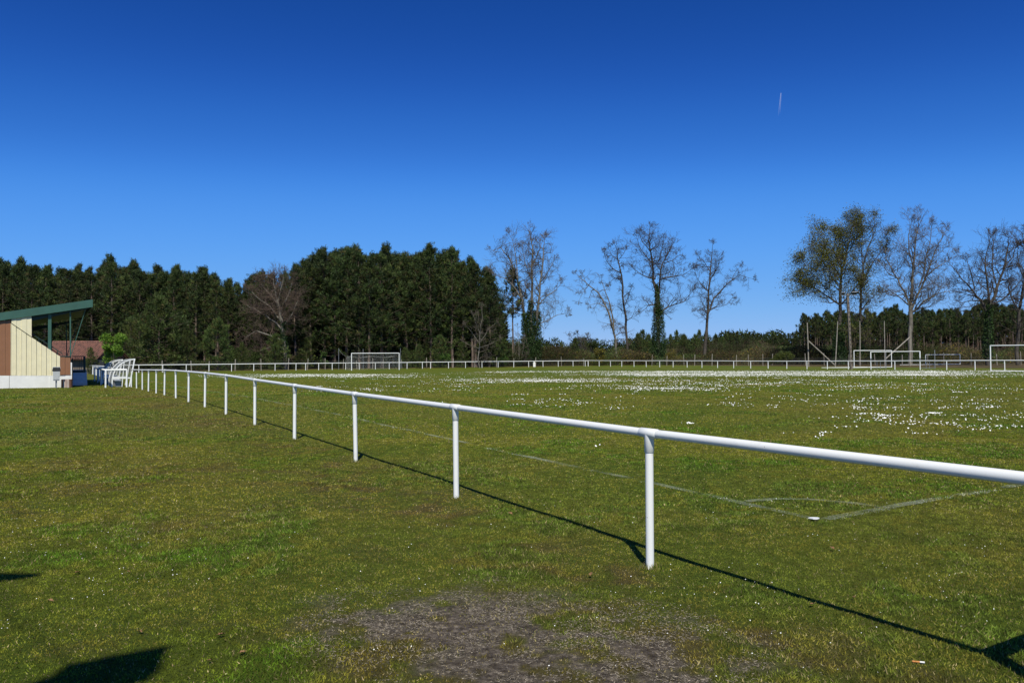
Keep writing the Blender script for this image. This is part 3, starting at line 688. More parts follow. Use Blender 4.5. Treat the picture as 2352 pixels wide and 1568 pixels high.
# training goals on the right
def goal2(name, label, pl, pr, h, foot=None, bottom=True, m1='white', parts=()):
    pl, pr = Vector(pl), Vector(pr); e = empty(name, pl, label, 'goal', 'football goals')
    r = .055
    for p in (pl, pr):
        mb = MB(pl); mb.tube([p - Z3 * .03, p + Z3 * (h + .03)], r, 10); mb.build('goalpost', M[m1], e)
    mb = MB(pl); mb.tube([pl + Z3 * h, pr + Z3 * h], r, 10); mb.build('crossbar', M['white'], e)
    mb = MB(pl)
    if bottom: mb.tube([pl + Z3 * .05, pr + Z3 * .05], r * .9, 8)
    if foot:
        f = Vector(foot)
        for p in (pl, pr): mb.tube([p + Z3 * .05, p + f + Z3 * .05], r * .6, 6)
        mb.tube([pl + f + Z3 * .05, pr + f + Z3 * .05], r * .5, 6)
    if mb.v: mb.build('ground_frame', M['white'], e)
    return e
p1 = at(1961.5, 107); p2 = at(2047.5, 110)
goal2('training_goal', 'white training goal beside the concrete floodlight pole', p1, p2, hgt(1961, 805, 107), foot=(-4.2, .8, 0))
pl, pr = at(2000, 95.5), at(2113, 92)
e = goal2('training_goal', 'white goal with grey posts and rear stays standing just behind the railing', pl, pr, hgt(2000, 808, 95.5), bottom=False, m1='greysteel')
for p, x2 in ((pl, 2034.5), (pr, 2147)):
    b = at(x2, p.y + 3.0); top = hgt(x2, 803.5, b.y); mb = MB(pl); mb.tube([b - Z3 * .05, b + Z3 * top], .045, 8); mb.build('rear_post', M['greysteel'], e)
    mb = MB(pl); mb.tube([p + Z3 * .12, b + Z3 * .12], .03, 6)
    for f in (.4, .63): c = p.lerp(b, f); mb.tube([c, c + Z3 * 1.0], .025, 6)
    mb.tube([p + Z3 * 1.0, b + Z3 * 1.0], .02, 6); mb.build('side_stay', M['greysteel'], e)
    mb = MB(pl); mb.tube([p + Z3 * (hgt(2000, 808, 95.5) - .8), p + Z3 * (hgt(2000, 808, 95.5) + .03)], .065, 10); mb.build('white_post_top', M['white'], e)
goal2('training_goal', 'low white training goal farthest back near the heath', at(2126, 134), at(2205, 136), hgt(2126, 814.5, 134), foot=(-6.0, -3.0, 0))
pl = at(2275, 75); pr = pl + Vector((ND[0] * .2 + .512 * 7.3 * .9, -.859 * 6.2, 0)); pr.z = terr(pr.x, pr.y)
e = goal2('training_goal', 'large white goal at the right edge of the picture in front of the railing', pl, pr, hgt(2275, 793, 75) - .03)
mb = MB(pl)
for p in (pl, pr): mb.tube([p + Z3 * 1.3, p + Vector((1.0, 1.6, .05))], .03, 6)
mb.build('side_stay', M['black'], e)

# ------------------------------------------------------------------ floodlight pole, net poles, wire fence
lp = at(1955, 97)
E = empty('floodlight_pole', lp, 'tall concrete pole with rungs holes and floodlights behind the right railing', 'floodlight pole')
LH = hgt(1955, 674, 97)
mb = MB(lp)
mb.prism([lp + Vector((a, b, -.1)) for a, b in ((-.13, -.12), (.13, -.12), (.13, .12), (-.13, .12))], Vector((-.35, 0, LH + .1)))
o = mb.build('pole_shaft', mat('old_pole_concrete', (.15, .125, .10), .95, .25, 5, bump=.5), E)
mb = MB(lp)
for k in range(14): z = .8 + k * .58; mb.box(lp + Vector((-.35 * z / LH + .02, -.135, z)), (.05, 0, 0), (0, .012, 0), (0, 0, .09))
mb.build('recess_shade_blocks', M['black'], E)  # raised black blocks: the shade inside the rung holes is put into colour
tp = lp + Vector((-.35, 0, LH))
mb = MB(lp); mb.bar(tp + Vector((-.9, -.2, -.25)), tp + Vector((1.1, -.2, -.25)), .03, .03); mb.build('crossarm', M['greysteel'], E)
def lampbox(c, rz, par, o_, s=1.0):
    u = Vector((math.cos(rz), math.sin(rz), 0)); v = Vector((-math.sin(rz), math.cos(rz), 0)); dn = (v * -.8 - Z3 * .6).normalized(); up = u.cross(dn).normalized()
    mb = MB(o_); mb.box(c, u * .34 * s, dn * .08 * s, up * .22 * s); mb.box(c - dn * .13 * s, u * .14 * s, dn * .06 * s, up * .12 * s); h = mb.build('floodlight', M['greysteel'], par)
    mb = MB(o_); mb.box(c + dn * .085 * s, u * .30 * s, dn * .008, up * .18 * s); mb.build('lamp_glass', M['black'], h)
lampbox(tp + Vector((-.65, -.2, -.02)), .3, E, lp, .8); lampbox(tp + Vector((.75, -.2, .02)), -.2, E, lp, .85); lampbox(tp + Vector((1.2, -.1, .10)), -.5, E, lp, .7)
NP = [(1857, 1854, 741, 120, .11, 'pale leaning'), (1918, 1924, 738, 117, .09, 'brown leaning'), (1975, 1975, 737, 124, .09, 'thin grey'), (2032, 2031, 737, 121, .08, 'slim brown')]
for xb, xt, yt, Y, r, adj in NP:
    b = at(xb, Y); tpp = at(xt, Y, y=yt); mb = MB(b); mb.tube([b - Z3 * .1, (b + tpp) / 2 + Vector((.02, 0, 0)), tpp], [r, r * .85, r * .7], 8); o = mb.build('ball_net_pole', M['wood']); o.location = b
    tag(o, {1857: 'pale pole leaning slightly at the left end of the ball net', 1918: 'brown pole leaning right just left of the floodlight pole', 1975: 'thin straight grey pole right of the floodlight pole', 2032: 'slim brown pole rising behind the two white training goals'}[xb], 'pole', 'wooden ball-net poles')
for (xa, ya, xb, yb, Y, lb) in ((1856, 782, 1918, 839, 119, 'diagonal timber brace leaning on the pale ball net pole'), (2090, 774, 2034, 824, 121, 'diagonal timber brace leaning below the pale bare oak')):
    a = at(xa, Y, y=ya); b = at(xb, Y, y=yb); mb = MB(b); mb.tube([b, a], .1, 8); o = mb.build('timber_brace', M['wood']); o.location = b; tag(o, lb, 'timber brace', 'timber braces')
b = at(2090, 124); tpp = at(2090, 124, y=748); mb = MB(b); mb.tube([b - Z3 * .1, tpp], [.09, .07], 8); o = mb.build('ball_net_pole', M['wood']); o.location = b; tag(o, 'weathered pole standing in front of the pale bare oak', 'pole', 'wooden ball-net poles')
def wire_fence(label, pts, mesh=True, hh=1.45, r=.055):
    o_ = Vector(pts[0]); e = empty('wire_fence', o_, label, 'fence', 'wire fences beyond the railing')
    P = [Vector(p) for p in pts]
    for p in P:
        mb = MB(o_); l = Vector((random.uniform(-.12, .12), random.uniform(-.05, .05), hh + random.uniform(-.15, .3))); mb.tube([p - Z3 * .1, p + l], r * random.uniform(.8, 1.3), 6); mb.build('fence_post', M['wood'], e)
    mb = MB(o_)
    for z in (.2, .5, .8, 1.1, 1.35): mb.tube([p + Z3 * z for p in P], .006, 3, False)
    mb.build('wires', M['greysteel'], e); return e
wx = [1497, 1531, 1571, 1595, 1635, 1691, 1719, 1752, 1773, 1807, 1850, 1893, 1950, 2010, 2072, 2130, 2168, 2230, 2290, 2345, 2400]
wire_fence('wire fence on grey wooden posts before the heath on the right', [at(x, 134 - max(0, (x - 1700)) * .012 + (6 if x < 1600 else 0)) for x in wx], hh=1.9)
wx = [205 * 1, 235, 270, 300, 372, 410, 480, 505, 555, 590, 650, 706, 745, 788, 819, 860, 925, 1040, 1090, 1140, 1290]
wire_fence('old wire fence on pale leaning stakes under the edge of the pine wood', [v3(p, gz(p)) for p in [on_line(FL + TD * (2.6), ND, x) for x in [230, 262, 300, 372, 440, 480, 540, 600, 662, 706, 747, 788, 820, 856, 880, 923, 980, 1040, 1090, 1140, 1180, 1230, 1290, 1340]]], hh=1.55)

# ------------------------------------------------------------------ house behind the stand
hp = at(250, 100); hx0 = at(100, 100).x; hx1 = at(244, 100).x
he = empty('tiled_house', hp, 'low building with an old red tiled roof between the stand and the dugouts', 'house')
ye_ = hgt(200, 823, 97) ; yr = hgt(200, 785.5, 101)
mb = MB(hp); zg = terr(0, 100)
mb.box(((hx0 + hx1) / 2, 102, zg + (ye_) / 2), ((hx1 - hx0) / 2 - .3, 0, 0), (0, 3.6, 0), (0, 0, ye_ / 2)); mb.build('wall', M['wallhouse'], he)
mb = MB(hp); nT_ = 24; wd_ = (hx1 - hx0) / nT_
for k in range(nT_):
    x0 = hx0 + wd_ * k
    for (ya, za, yb, zb) in ((97.6, ye_ - .1, 102, yr), (106.4, ye_ - .1, 102, yr)):
        prof = [(0, 0), (wd_ * .2, .13), (wd_ * .4, .18), (wd_ * .6, .13), (wd_ * .8, 0)]
        vs = []
        for a, h in prof: vs += [(x0 + a, ya, zg + za + h), (x0 + a, yb, zg + zb + h)]
        mb.add(vs, [(2 * i, 2 * i + 2, 2 * i + 3, 2 * i + 1) for i in range(4)], True)
mb.add([(hx0, 97.6, zg + ye_ - .12), (hx1, 97.6, zg + ye_ - .12), (hx1, 102, zg + yr - .02), (hx0, 102, zg + yr - .02)], [(0, 1, 2, 3)])
mb.add([(hx1 - .3, 98.4, zg + ye_ - .1), (hx1 - .3, 105.6, zg + ye_ - .1), (hx1 - .3, 102, zg + yr - .05)], [(0, 1, 2)])
mb.tube([(hx0, 102, zg + yr + .06), (hx1, 102, zg + yr + .06)], .14, 8); mb.build('roof', M['tiles'], he)
mb = MB(hp); mb.box((at(233, 99).x, 98.35, zg + 1.2), (.7, 0, 0), (0, .05, 0), (0, 0, .5)); mb.build('window', M['black'], he)

# ------------------------------------------------------------------ trees
def pine_proto(seed, H, cb, spread, top_round=.5, dens=1.0, step=.55, tr=.2, cols=None, needle=.36, nsz=.075, clump=.30):
    rs = np.random.RandomState(seed); segs = []; z = 0; p = np.zeros(3); wob = rs.normal(0, .05, (12, 2)).cumsum(0); wob -= wob[0]
    def axis(h): return np.array([np.interp(h, np.linspace(0, H, 12), wob[:, 0]), np.interp(h, np.linspace(0, H, 12), wob[:, 1]), h])
    hs = np.linspace(-.2, H * .985, 16)
    tsegs = [(axis(a), axis(b), tr * (1 - a / H) ** .75 + .02, tr * (1 - min(b, H) / H) ** .75 + .015) for a, b in zip(hs[:-1], hs[1:])]
    C = []; D = []; bs = []
    h = H * cb
    while h < H * .99:
        f = (h / H - cb) / (1 - cb)                      # 0 at crown base, 1 at top
        env = spread * (min(1, (1 - f) * 1.6) ** .85) * (.6 + .4 * min(1, f * 4)) * rs.uniform(.7, 1.15)
        nb = rs.randint(4, 7)
        a0 = rs.uniform(0, 6.3)
        for k in range(nb):
            if rs.rand() < .12: continue
            az = a0 + 6.283 * k / nb + rs.normal(0, .25); L = max(.3, env * rs.uniform(.45, 1.25)); rise = .12 + .65 * f + rs.normal(0, .12)
            d = np.array([math.cos(az), math.sin(az), rise]); b0 = axis(h); e = b0 + d * L
            m_ = (b0 + e) / 2 - [0, 0, L * .05]; br = .02 + .012 * L
            bs += [(b0, m_, br, br * .6), (m_, e, br * .6, .01)]
            nc = max(2, int(L * 2.6 * dens))
            for c in range(nc):
                u = 1 - .72 * (rs.rand() ** 1.2); q = b0 + (e - b0) * u + rs.normal(0, .16 * (1 + L * .25), 3); q[2] += .12
                C.append(q); D.append(d / np.linalg.norm(d) * .6 + [0, 0, .55])
        h += step * rs.uniform(.75, 1.25) * (1 - .3 * f)
    ends = [b_[1] for b_ in bs[1::2] if b_[1][2] > H * .55]
    for e_ in ends:
        if rs.rand() > .35: continue
        for t_ in range(3): C.append(np.array(e_) + [rs.normal(0, .05), rs.normal(0, .05), .15 + .22 * t_]); D.append([0, 0, 1.6])
    for k in range(6): C.append(axis(H * (1 - .012 * k)) + rs.normal(0, .07, 3)); D.append([0, 0, 1.])
    C = np.array(C); D = np.array(D); k = int(17 * dens) + 3; n = len(C)
    CC = np.repeat(C, k, 0); DD = np.repeat(D, k, 0) * .9 + rs.normal(0, .62, (n * k, 3)); CC = CC + rs.normal(0, clump * .45, CC.shape)
    shade = np.repeat(rs.uniform(.5, 1.6, n), k)[:, None]
    cols = cols if cols is not None else [(.038, .060, .014), (.024, .042, .012), (.062, .080, .018), (.070, .058, .020)]
    ci = np.repeat(rs.choice(len(cols), n, p=[.42, .33, .18, .07]), k); col = np.array(cols)[ci] * shade * rs.uniform(.75, 1.25, (n * k, 1))
    st_ = RNG.bit_generator.state
    V, F, cc = leaf_arrays(CC, DD, needle * rs.uniform(.6, 1.2, n * k), nsz, col)
    return tsegs, bs, V, F, cc, H
def make_tree_from(proto, name, label, cat, group, loc, rz, sc, m_tr=None):
    tsegs, bs, V, F, cc, H = proto
    t = empty(name, loc, label, cat, group, rz); t.scale = sc
    v, f = seg_tubes(tsegs, 8); np_mesh('trunk', v, f, m_tr or M['barkpine'], parent=t, smooth=True)
    cr = np_mesh('crown', V, F, M['needle'], cc, parent=t)
    v, f = seg_tubes(bs, 3); np_mesh('branches', v, f, m_tr or M['barkpine'], parent=cr)
    return t
PROT = {}
for i in range(5): PROT['tall%d' % i] = pine_proto(100 + i, 17, [.18, .12, .28, .15, .36][i], [2.9, 3.3, 2.6, 3.5, 2.6][i], tr=.19, top_round=1)
for i in range(3): PROT['bushy%d' % i] = pine_proto(200 + i, 9, .03, [3.6, 3.2, 3.0][i], dens=1.15, step=.42, tr=.14, cols=[(.055, .080, .018), (.040, .064, .015), (.080, .094, .022), (.095, .075, .026)])
for i in range(4): PROT['far%d' % i] = pine_proto(300 + i, 15, [.52, .45, .60, .40][i], [2.3, 2.6, 2.2, 2.5][i], dens=.8, step=.6, tr=.16, needle=.42, nsz=.11)
SRC = {}
def place_pine(kind, px, Y, H, label, group, name='pine_tree', wide=1.0, ytop=None):
    p = at(px, Y); ids = [k for k in PROT if k.startswith(kind)]; key = random.choice(ids); s = H / PROT[key][5]
    k2 = (key,)
    sc = (s * wide, s * wide, s); rz = random.uniform(0, 6.28)
    if k2 not in SRC: o = make_tree_from(PROT[key], name, label, 'pine tree', group, p, rz, sc); SRC[k2] = o
    else:
        o = copy_thing(SRC[k2], p, rz, sc); o.name = name; tag(o, label, 'pine tree', group)
    return o
OL = [(-100, 600), (0, 603), (25, 612), (48, 600), (75, 614), (110, 618), (150, 613), (180, 617), (215, 624), (250, 597), (280, 620), (308, 606), (340, 627), (360, 617), (380, 630), (405, 618), (430, 628), (470, 618), (500, 638), (530, 648), (560, 642), (600, 628), (640, 632), (680, 615), (700, 597), (716, 590), (740, 571), (765, 590), (790, 566), (820, 573), (850, 592), (885, 570), (905, 578), (935, 590), (965, 582), (990, 570), (1010, 584), (1040, 577), (1065, 592), (1085, 600), (1110, 612), (1140, 632)]
ox = [o[0] for o in OL]; oy = [o[1] for o in OL]
cnt = 0
for row, (dY, step, drop) in enumerate(((0, 27, 8), (7, 27, 3), (15, 30, 0))):
    x = -90 + row * 9
    while x < 1145:
        mid = x > 680
        Y = (134 if mid else 128) + dY + random.uniform(-2.5, 2.5) + (6 if mid and x > 900 else 0)
        yt = np.interp(x, ox, oy) + drop + abs(random.gauss(0, 7)) - (0 if row else 0)
        if mid and x < 720: yt += 4
        H = hgt(x, yt, Y)
        lb = ('tall dark pine in the dense wood behind the far goal', 'pines of the wood behind the far goal') if mid else ('tall dark pine in the wood behind the grandstand and dugouts', 'pines of the wood on the left')
        if not (535 < x < 670 and row == 0):
            place_pine('tall', x, Y, H, *lb, wide=random.uniform(1.0, 1.35)); cnt += 1
        x += step * random.uniform(.7, 1.3)
# peaks of the outline as pines of their own
for x, y in OL[1:-1:2]:
    Y = (138 if x > 680 else 132); place_pine('tall', x, Y, hgt(x, y, Y) + .1, *(('tall dark pine in the dense wood behind the far goal', 'pines of the wood behind the far goal') if x > 680 else ('tall dark pine in the wood behind the grandstand and dugouts', 'pines of the wood on the left')), wide=1.0); cnt += 1
# young bushy pines in front
for x, y, Y, wd, lb in ((365, 690, 112, 1.15, 'broad rounded young pine to the right of the dugouts'), (500, 735, 116, 1.0, 'dark bushy young pine between the round pine and the brown oak'), (632, 770, 121, 1.15, 'low bushy pine in front of the brown leafless oak'), (300, 735, 114, .8, 'smaller bushy pine on the left shoulder of the round one'), (555, 790, 118, .9, 'lowest little bushy pine below the brown oak branches'), (208, 800, 93, .8, 'dark small pine in front of the tiled roof'), (962, 792, 126, .8, 'small bushy pine with ivy right of the far goal'), (705, 778, 128, 1.0, 'bushy young pine at the left foot of the dense wood'), (930, 800, 129, .9, 'low young pine with pale tips just right of the far goal'), (1010, 772, 131, 1.1, 'middle young pine along the foot of the dense wood'), (1062, 788, 132, 1.0, 'young pine left of the small fanned leafless tree'), (1150, 778, 137, 1.1, 'last young pine at the right foot of the dense wood'),
                        (430, 760, 113, .9, 'mid sized bushy pine against the round young pine'), (1322, 778, 160, .7, 'small dark pine alone between the left and centre bare oaks')):
    place_pine('bushy', x, Y, hgt(x, y, Y), lb, 'young bushy pines', 'young_pine', wide=wd)
place_pine('far', 1178, 150, hgt(1178, 622, 150), 'thin see-through pine at the right end of the dense wood', 'pines of the wood behind the far goal', wide=.9)
# small pines in the centre distance, and the wood on the right
for x, y in ((1466, 768), (1477, 760), (1490, 770), (1500, 775), (1540, 772), (1556, 763), (1571, 770), (1597, 770), (1607, 762), (1622, 764), (1645, 770), (1660, 777), (1290, 792), (1345, 785)):
    Y = random.uniform(196, 215); place_pine('bushy', x, Y, hgt(x, y, Y), 'small pine of the thin group behind the centre bare oaks', 'small pines in the centre distance', wide=.75)
FO = [(1665, 768), (1690, 762), (1720, 762), (1750, 768), (1790, 766), (1830, 762), (1848, 740), (1880, 722), (1900, 716), (1930, 712), (1975, 722), (1990, 708), (2010, 718), (2030, 712), (2060, 703), (2078, 718), (2110, 712), (2130, 707), (2150, 715), (2180, 706), (2215, 712), (2245, 700), (2270, 690), (2300, 702), (2330, 700), (2352, 712), (2460, 708)]
fx = [o[0] for o in FO]; fy = [o[1] for o in FO]
for row in range(3):
    x = 1872 + row * 6
    while x < 2450:
        Y = 205 + row * 9 + random.uniform(-3, 3); yt = np.interp(x, fx, fy) + abs(random.gauss(0, 6)) + (4 if row == 0 else 0)
        place_pine('far', x, Y, hgt(x, yt, Y), 'dark pine of the wood behind the bare oaks on the right', 'pines of the wood on the right'); x += 18 * random.uniform(.8, 1.25)
place_pine('far', 1850, 190, hgt(1850, 721, 190), 'lone slender pine standing left of the right-hand wood', 'pines of the wood on the right', wide=.9)
x = 1668
while x < 1860:
    Y = 330 + random.uniform(-8, 8); yt = np.interp(x, fx, fy) + abs(random.gauss(0, 3)); place_pine('far', x, Y, hgt(x, yt, Y), 'pine of the distant row to the left of the right-hand wood', 'pines of the distant row', wide=1.1); x += 9

# far-off wood reading as one mass
def mass(name, label, segs, n, cols, hz, leaf=(.8, .35), zlow=0.0, wts=None, mname='brush', depth=12, fr=.22):
    """segs: (x0,x1,Y0,Y1,ytop0,ytop1): a belt of vegetation with an uneven top"""
    Vs = []; Cs = []
    for (x0, x1, Y0, Y1, h0, h1, share) in segs:
        k = int(n * share); u = RNG.random(k); px = x0 + (x1 - x0) * u; Y = Y0 + (Y1 - Y0) * u + RNG.uniform(0, depth, k)
        X = (px - 1176) / 1764 * Y; tops = (h0 + (h1 - h0) * u) * (.35 + 1.2 * sstep(.2, .8, fbm(X, Y, fr, 301 + int(x0), 4))); z = tops * (RNG.random(k) ** .8)
        C = np.stack([X, Y, terr_np(X, Y) + z], 1); D = RNG.normal(0, 1, (k, 3)); D[:, 2] = np.abs(D[:, 2]) * 1.2
        pt = sstep(.42, .58, fbm(X, Y, .22, 401, 3)); c = palette(k, cols, wts, .35) * (.6 + .8 * pt[:, None]); gp = sstep(.50, .60, fbm(X, Y, .16, 407, 3))[:, None]; c = c * (1 - gp) + c.mean(1, keepdims=True) * np.array([.85, 1.25, .35]) * gp
        V, F, cc = leaf_arrays(C, D, leaf[0] * RNG.uniform(.4, 1.3, k), leaf[1], c); Vs.append(V); Cs.append(cc)
    V = np.concatenate(Vs); return tag(np_mesh(name, V, np.arange(len(V)).reshape(-1, 3), M[mname], np.concatenate(Cs)), label, name.replace('_', ' '), kind='stuff')
pc = [(.035, .055, .018), (.05, .065, .02), (.028, .042, .015)]
mass('distant_wood', 'thin dark line of far-off pine wood along the horizon', [(1130, 1480, 560, 560, 11, 10, .4), (1440, 1700, 480, 420, 8.5, 8.5, .35), (1640, 1880, 350, 310, 9, 8, .25)], 60000, pc, 0, (2.0, .8), depth=40, fr=.10)
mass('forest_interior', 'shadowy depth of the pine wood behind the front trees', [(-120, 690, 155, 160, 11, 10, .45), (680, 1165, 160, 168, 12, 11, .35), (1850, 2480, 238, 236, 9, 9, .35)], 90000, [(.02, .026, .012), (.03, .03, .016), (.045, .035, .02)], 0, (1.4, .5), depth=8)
# undergrowth belts
ug = [(.045, .055, .018), (.065, .06, .024), (.085, .055, .030), (.11, .075, .042), (.05, .07, .02)]
mass('undergrowth', 'dark tangle of brambles and ferns at the foot of the pine wood', [(250, 690, 118, 126, 2.2, 2.4, .34), (690, 900, 130, 134, 1.3, 1.6, .14), (880, 1200, 134, 143, 2.6, 3.0, .3), (-100, 260, 118, 118, 1.6, 1.8, .12), (255, 420, 112, 115, 2.2, 2.4, .1)], 110000, [(.035, .05, .014), (.05, .06, .02), (.07, .045, .02), (.045, .075, .018), (.02, .03, .01)], 0, (.28, .09), depth=5)
mass('heath', 'brown and olive heath of bracken, broom and brambles beyond the right railing', [(1185, 1480, 146, 152, 2.7, 2.1, .27), (1440, 1900, 152, 142, 2.1, 2.4, .3), (1850, 2420, 143, 138, 2.9, 2.9, .43)], 210000, ug + [(.30, .22, .02)], 0, (.32, .07), wts=[.22, .2, .24, .2, .12, .025], depth=14, fr=.13)
mass('bare_thicket', 'reddish leafless thicket in front of the right-hand wood', [(1600, 2450, 172, 165, 3.8, 4.4, .7), (1180, 1420, 165, 165, 3.0, 2.2, .18), (1380, 1650, 172, 172, 2.2, 2.8, .12)], 90000, [(.10, .055, .042), (.075, .055, .04), (.14, .10, .075), (.05, .055, .02)], 0, (1.1, .045), depth=16, fr=.12)

# leaf shrubs
def shrub(name, label, px, Y, ytop, wpx, cols, n=5000, leaf=(.12, .08), cat='shrub', group=None, stem=True, lobes=9, wts=None):
    p = at(px, Y); H = hgt(px, ytop, Y); W = wpx / 1764 * Y / 2; t = empty(name, p, label, cat, group)
    C = []
    for k in range(lobes):
        c = np.array([random.uniform(-.6, .6) * W, random.uniform(-.6, .6) * W, H * random.uniform(.3, .85)]); r = random.uniform(.22, .4) * min(W, H * .6) * 1.3
        m_ = n // lobes; d = unit(RNG.normal(size=(m_, 3))) * (RNG.random((m_, 1)) ** .4); C.append(c + d * r * np.array([1.1, 1.1, 1]))
    C = np.concatenate(C); C[:, 2] = np.clip(C[:, 2], .05, H); V, F, cc = leaf_arrays(C, RNG.normal(0, 1, C.shape) + [0, 0, .5], leaf[0] * RNG.uniform(.6, 1.4, len(C)), leaf[1], palette(len(C), cols, wts, .3))
    np_mesh('foliage', V, F, M['leaf'], cc, parent=t)
    S = []
    for k in range(6):
        e = np.array([random.uniform(-.5, .5) * W, random.uniform(-.5, .5) * W, H * .75]); S.append((np.array([0, 0, -.1]), e * .5, .05, .03)); S.append((e * .5, e, .03, .01))
    v, f = seg_tubes(S, 5); np_mesh('stems', v, f, M['bark'], parent=t); return t
shrub('young_tree', 'bright yellow-green young tree behind the dugouts', 262, 84, 760, 54, [(.13, .24, .02), (.17, .28, .03), (.09, .17, .02)], 5000, (.16, .11), 'young tree')
shrub('broom_bush', 'yellow flowering broom bush behind the railing in the centre', 1377, 147, 797, 30, [(.06, .08, .02), (.30, .24, .02), (.09, .07, .03)], 5000, (.14, .07), 'broom bush', 'broom and gorse bushes')
shrub('broom_bush', 'wide olive green broom bush before the wire fence right of centre', 1795, 131, 805, 62, [(.07, .10, .02), (.12, .13, .02), (.05, .07, .02)], 6000, (.16, .06), 'broom bush', 'broom and gorse bushes')
shrub('broom_bush', 'small yellow gorse bush under the ivy-clad centre oak', 1548, 149, 802, 40, [(.07, .08, .02), (.26, .20, .02), (.08, .06, .03)], 4000, (.14, .06), 'broom bush', 'broom and gorse bushes')
shrub('laurel_bush', 'glossy green bush at the foot of the wood right of the far goal', 1020, 131, 808, 34, [(.06, .12, .02), (.09, .16, .03)], 4000, (.2, .11), 'bush', 'green bushes under the wood')
shrub('laurel_bush', 'glossy green bush below the small leafless tree at the wood end', 1155, 137, 812, 30, [(.06, .12, .02), (.09, .15, .03)], 3500, (.2, .11), 'bush', 'green bushes under the wood')
shrub('laurel_bush', 'round green ivy bush beneath the trees just left of the far goal', 745, 129, 806, 22, [(.05, .09, .02), (.07, .12, .03)], 2500, (.2, .11), 'bush', 'green bushes under the wood')

# bare oaks drawn from their main limbs (image column, row, radius), then grown
def grow(segs, leaves, p, d, L, r, lvl, maxl, rs, upb=.12, gn=.32, kids=(5, 8)):
    n = 5 if lvl < 2 else 4; pts = [p]; dd = d.copy()
    for i in range(n):
        dd = dd + rs.normal(0, gn, 3); dd[2] += upb * (.5 + rs.rand()); dd /= np.linalg.norm(dd); pts.append(pts[-1] + dd * L / n)
    rr = [max(.012 if lvl > 2 else .016, r * (1 - .78 * i / n)) for i in range(n + 1)]
    gn = gn * (1, 1, .8, .62)[min(lvl, 3)]
    for i in range(n): segs.append((pts[i], pts[i + 1], rr[i], rr[i + 1]))
    if lvl >= maxl: leaves.append((pts[-1], dd)); leaves.append((pts[2], dd)); return
    k = rs.randint(*kids)
    for j in range(k):
        u = .22 + .78 * (j + rs.rand()) / k; i = min(n - 1, int(u * n)); q = pts[i] + (pts[i + 1] - pts[i]) * (u * n - i)
        ax = (pts[i + 1] - pts[i]); ax /= np.linalg.norm(ax); side = rs.normal(0, 1, 3); side -= side.dot(ax) * ax; side /= np.linalg.norm(side)
        nd = ax * rs.uniform(.45, .95) + side * rs.uniform(.6, 1.0); nd /= np.linalg.norm(nd)
        grow(segs, leaves, q, nd, L * rs.uniform(.38, .66), max(.012, rr[i] * .55), lvl + 1, maxl, rs, upb, gn, kids)
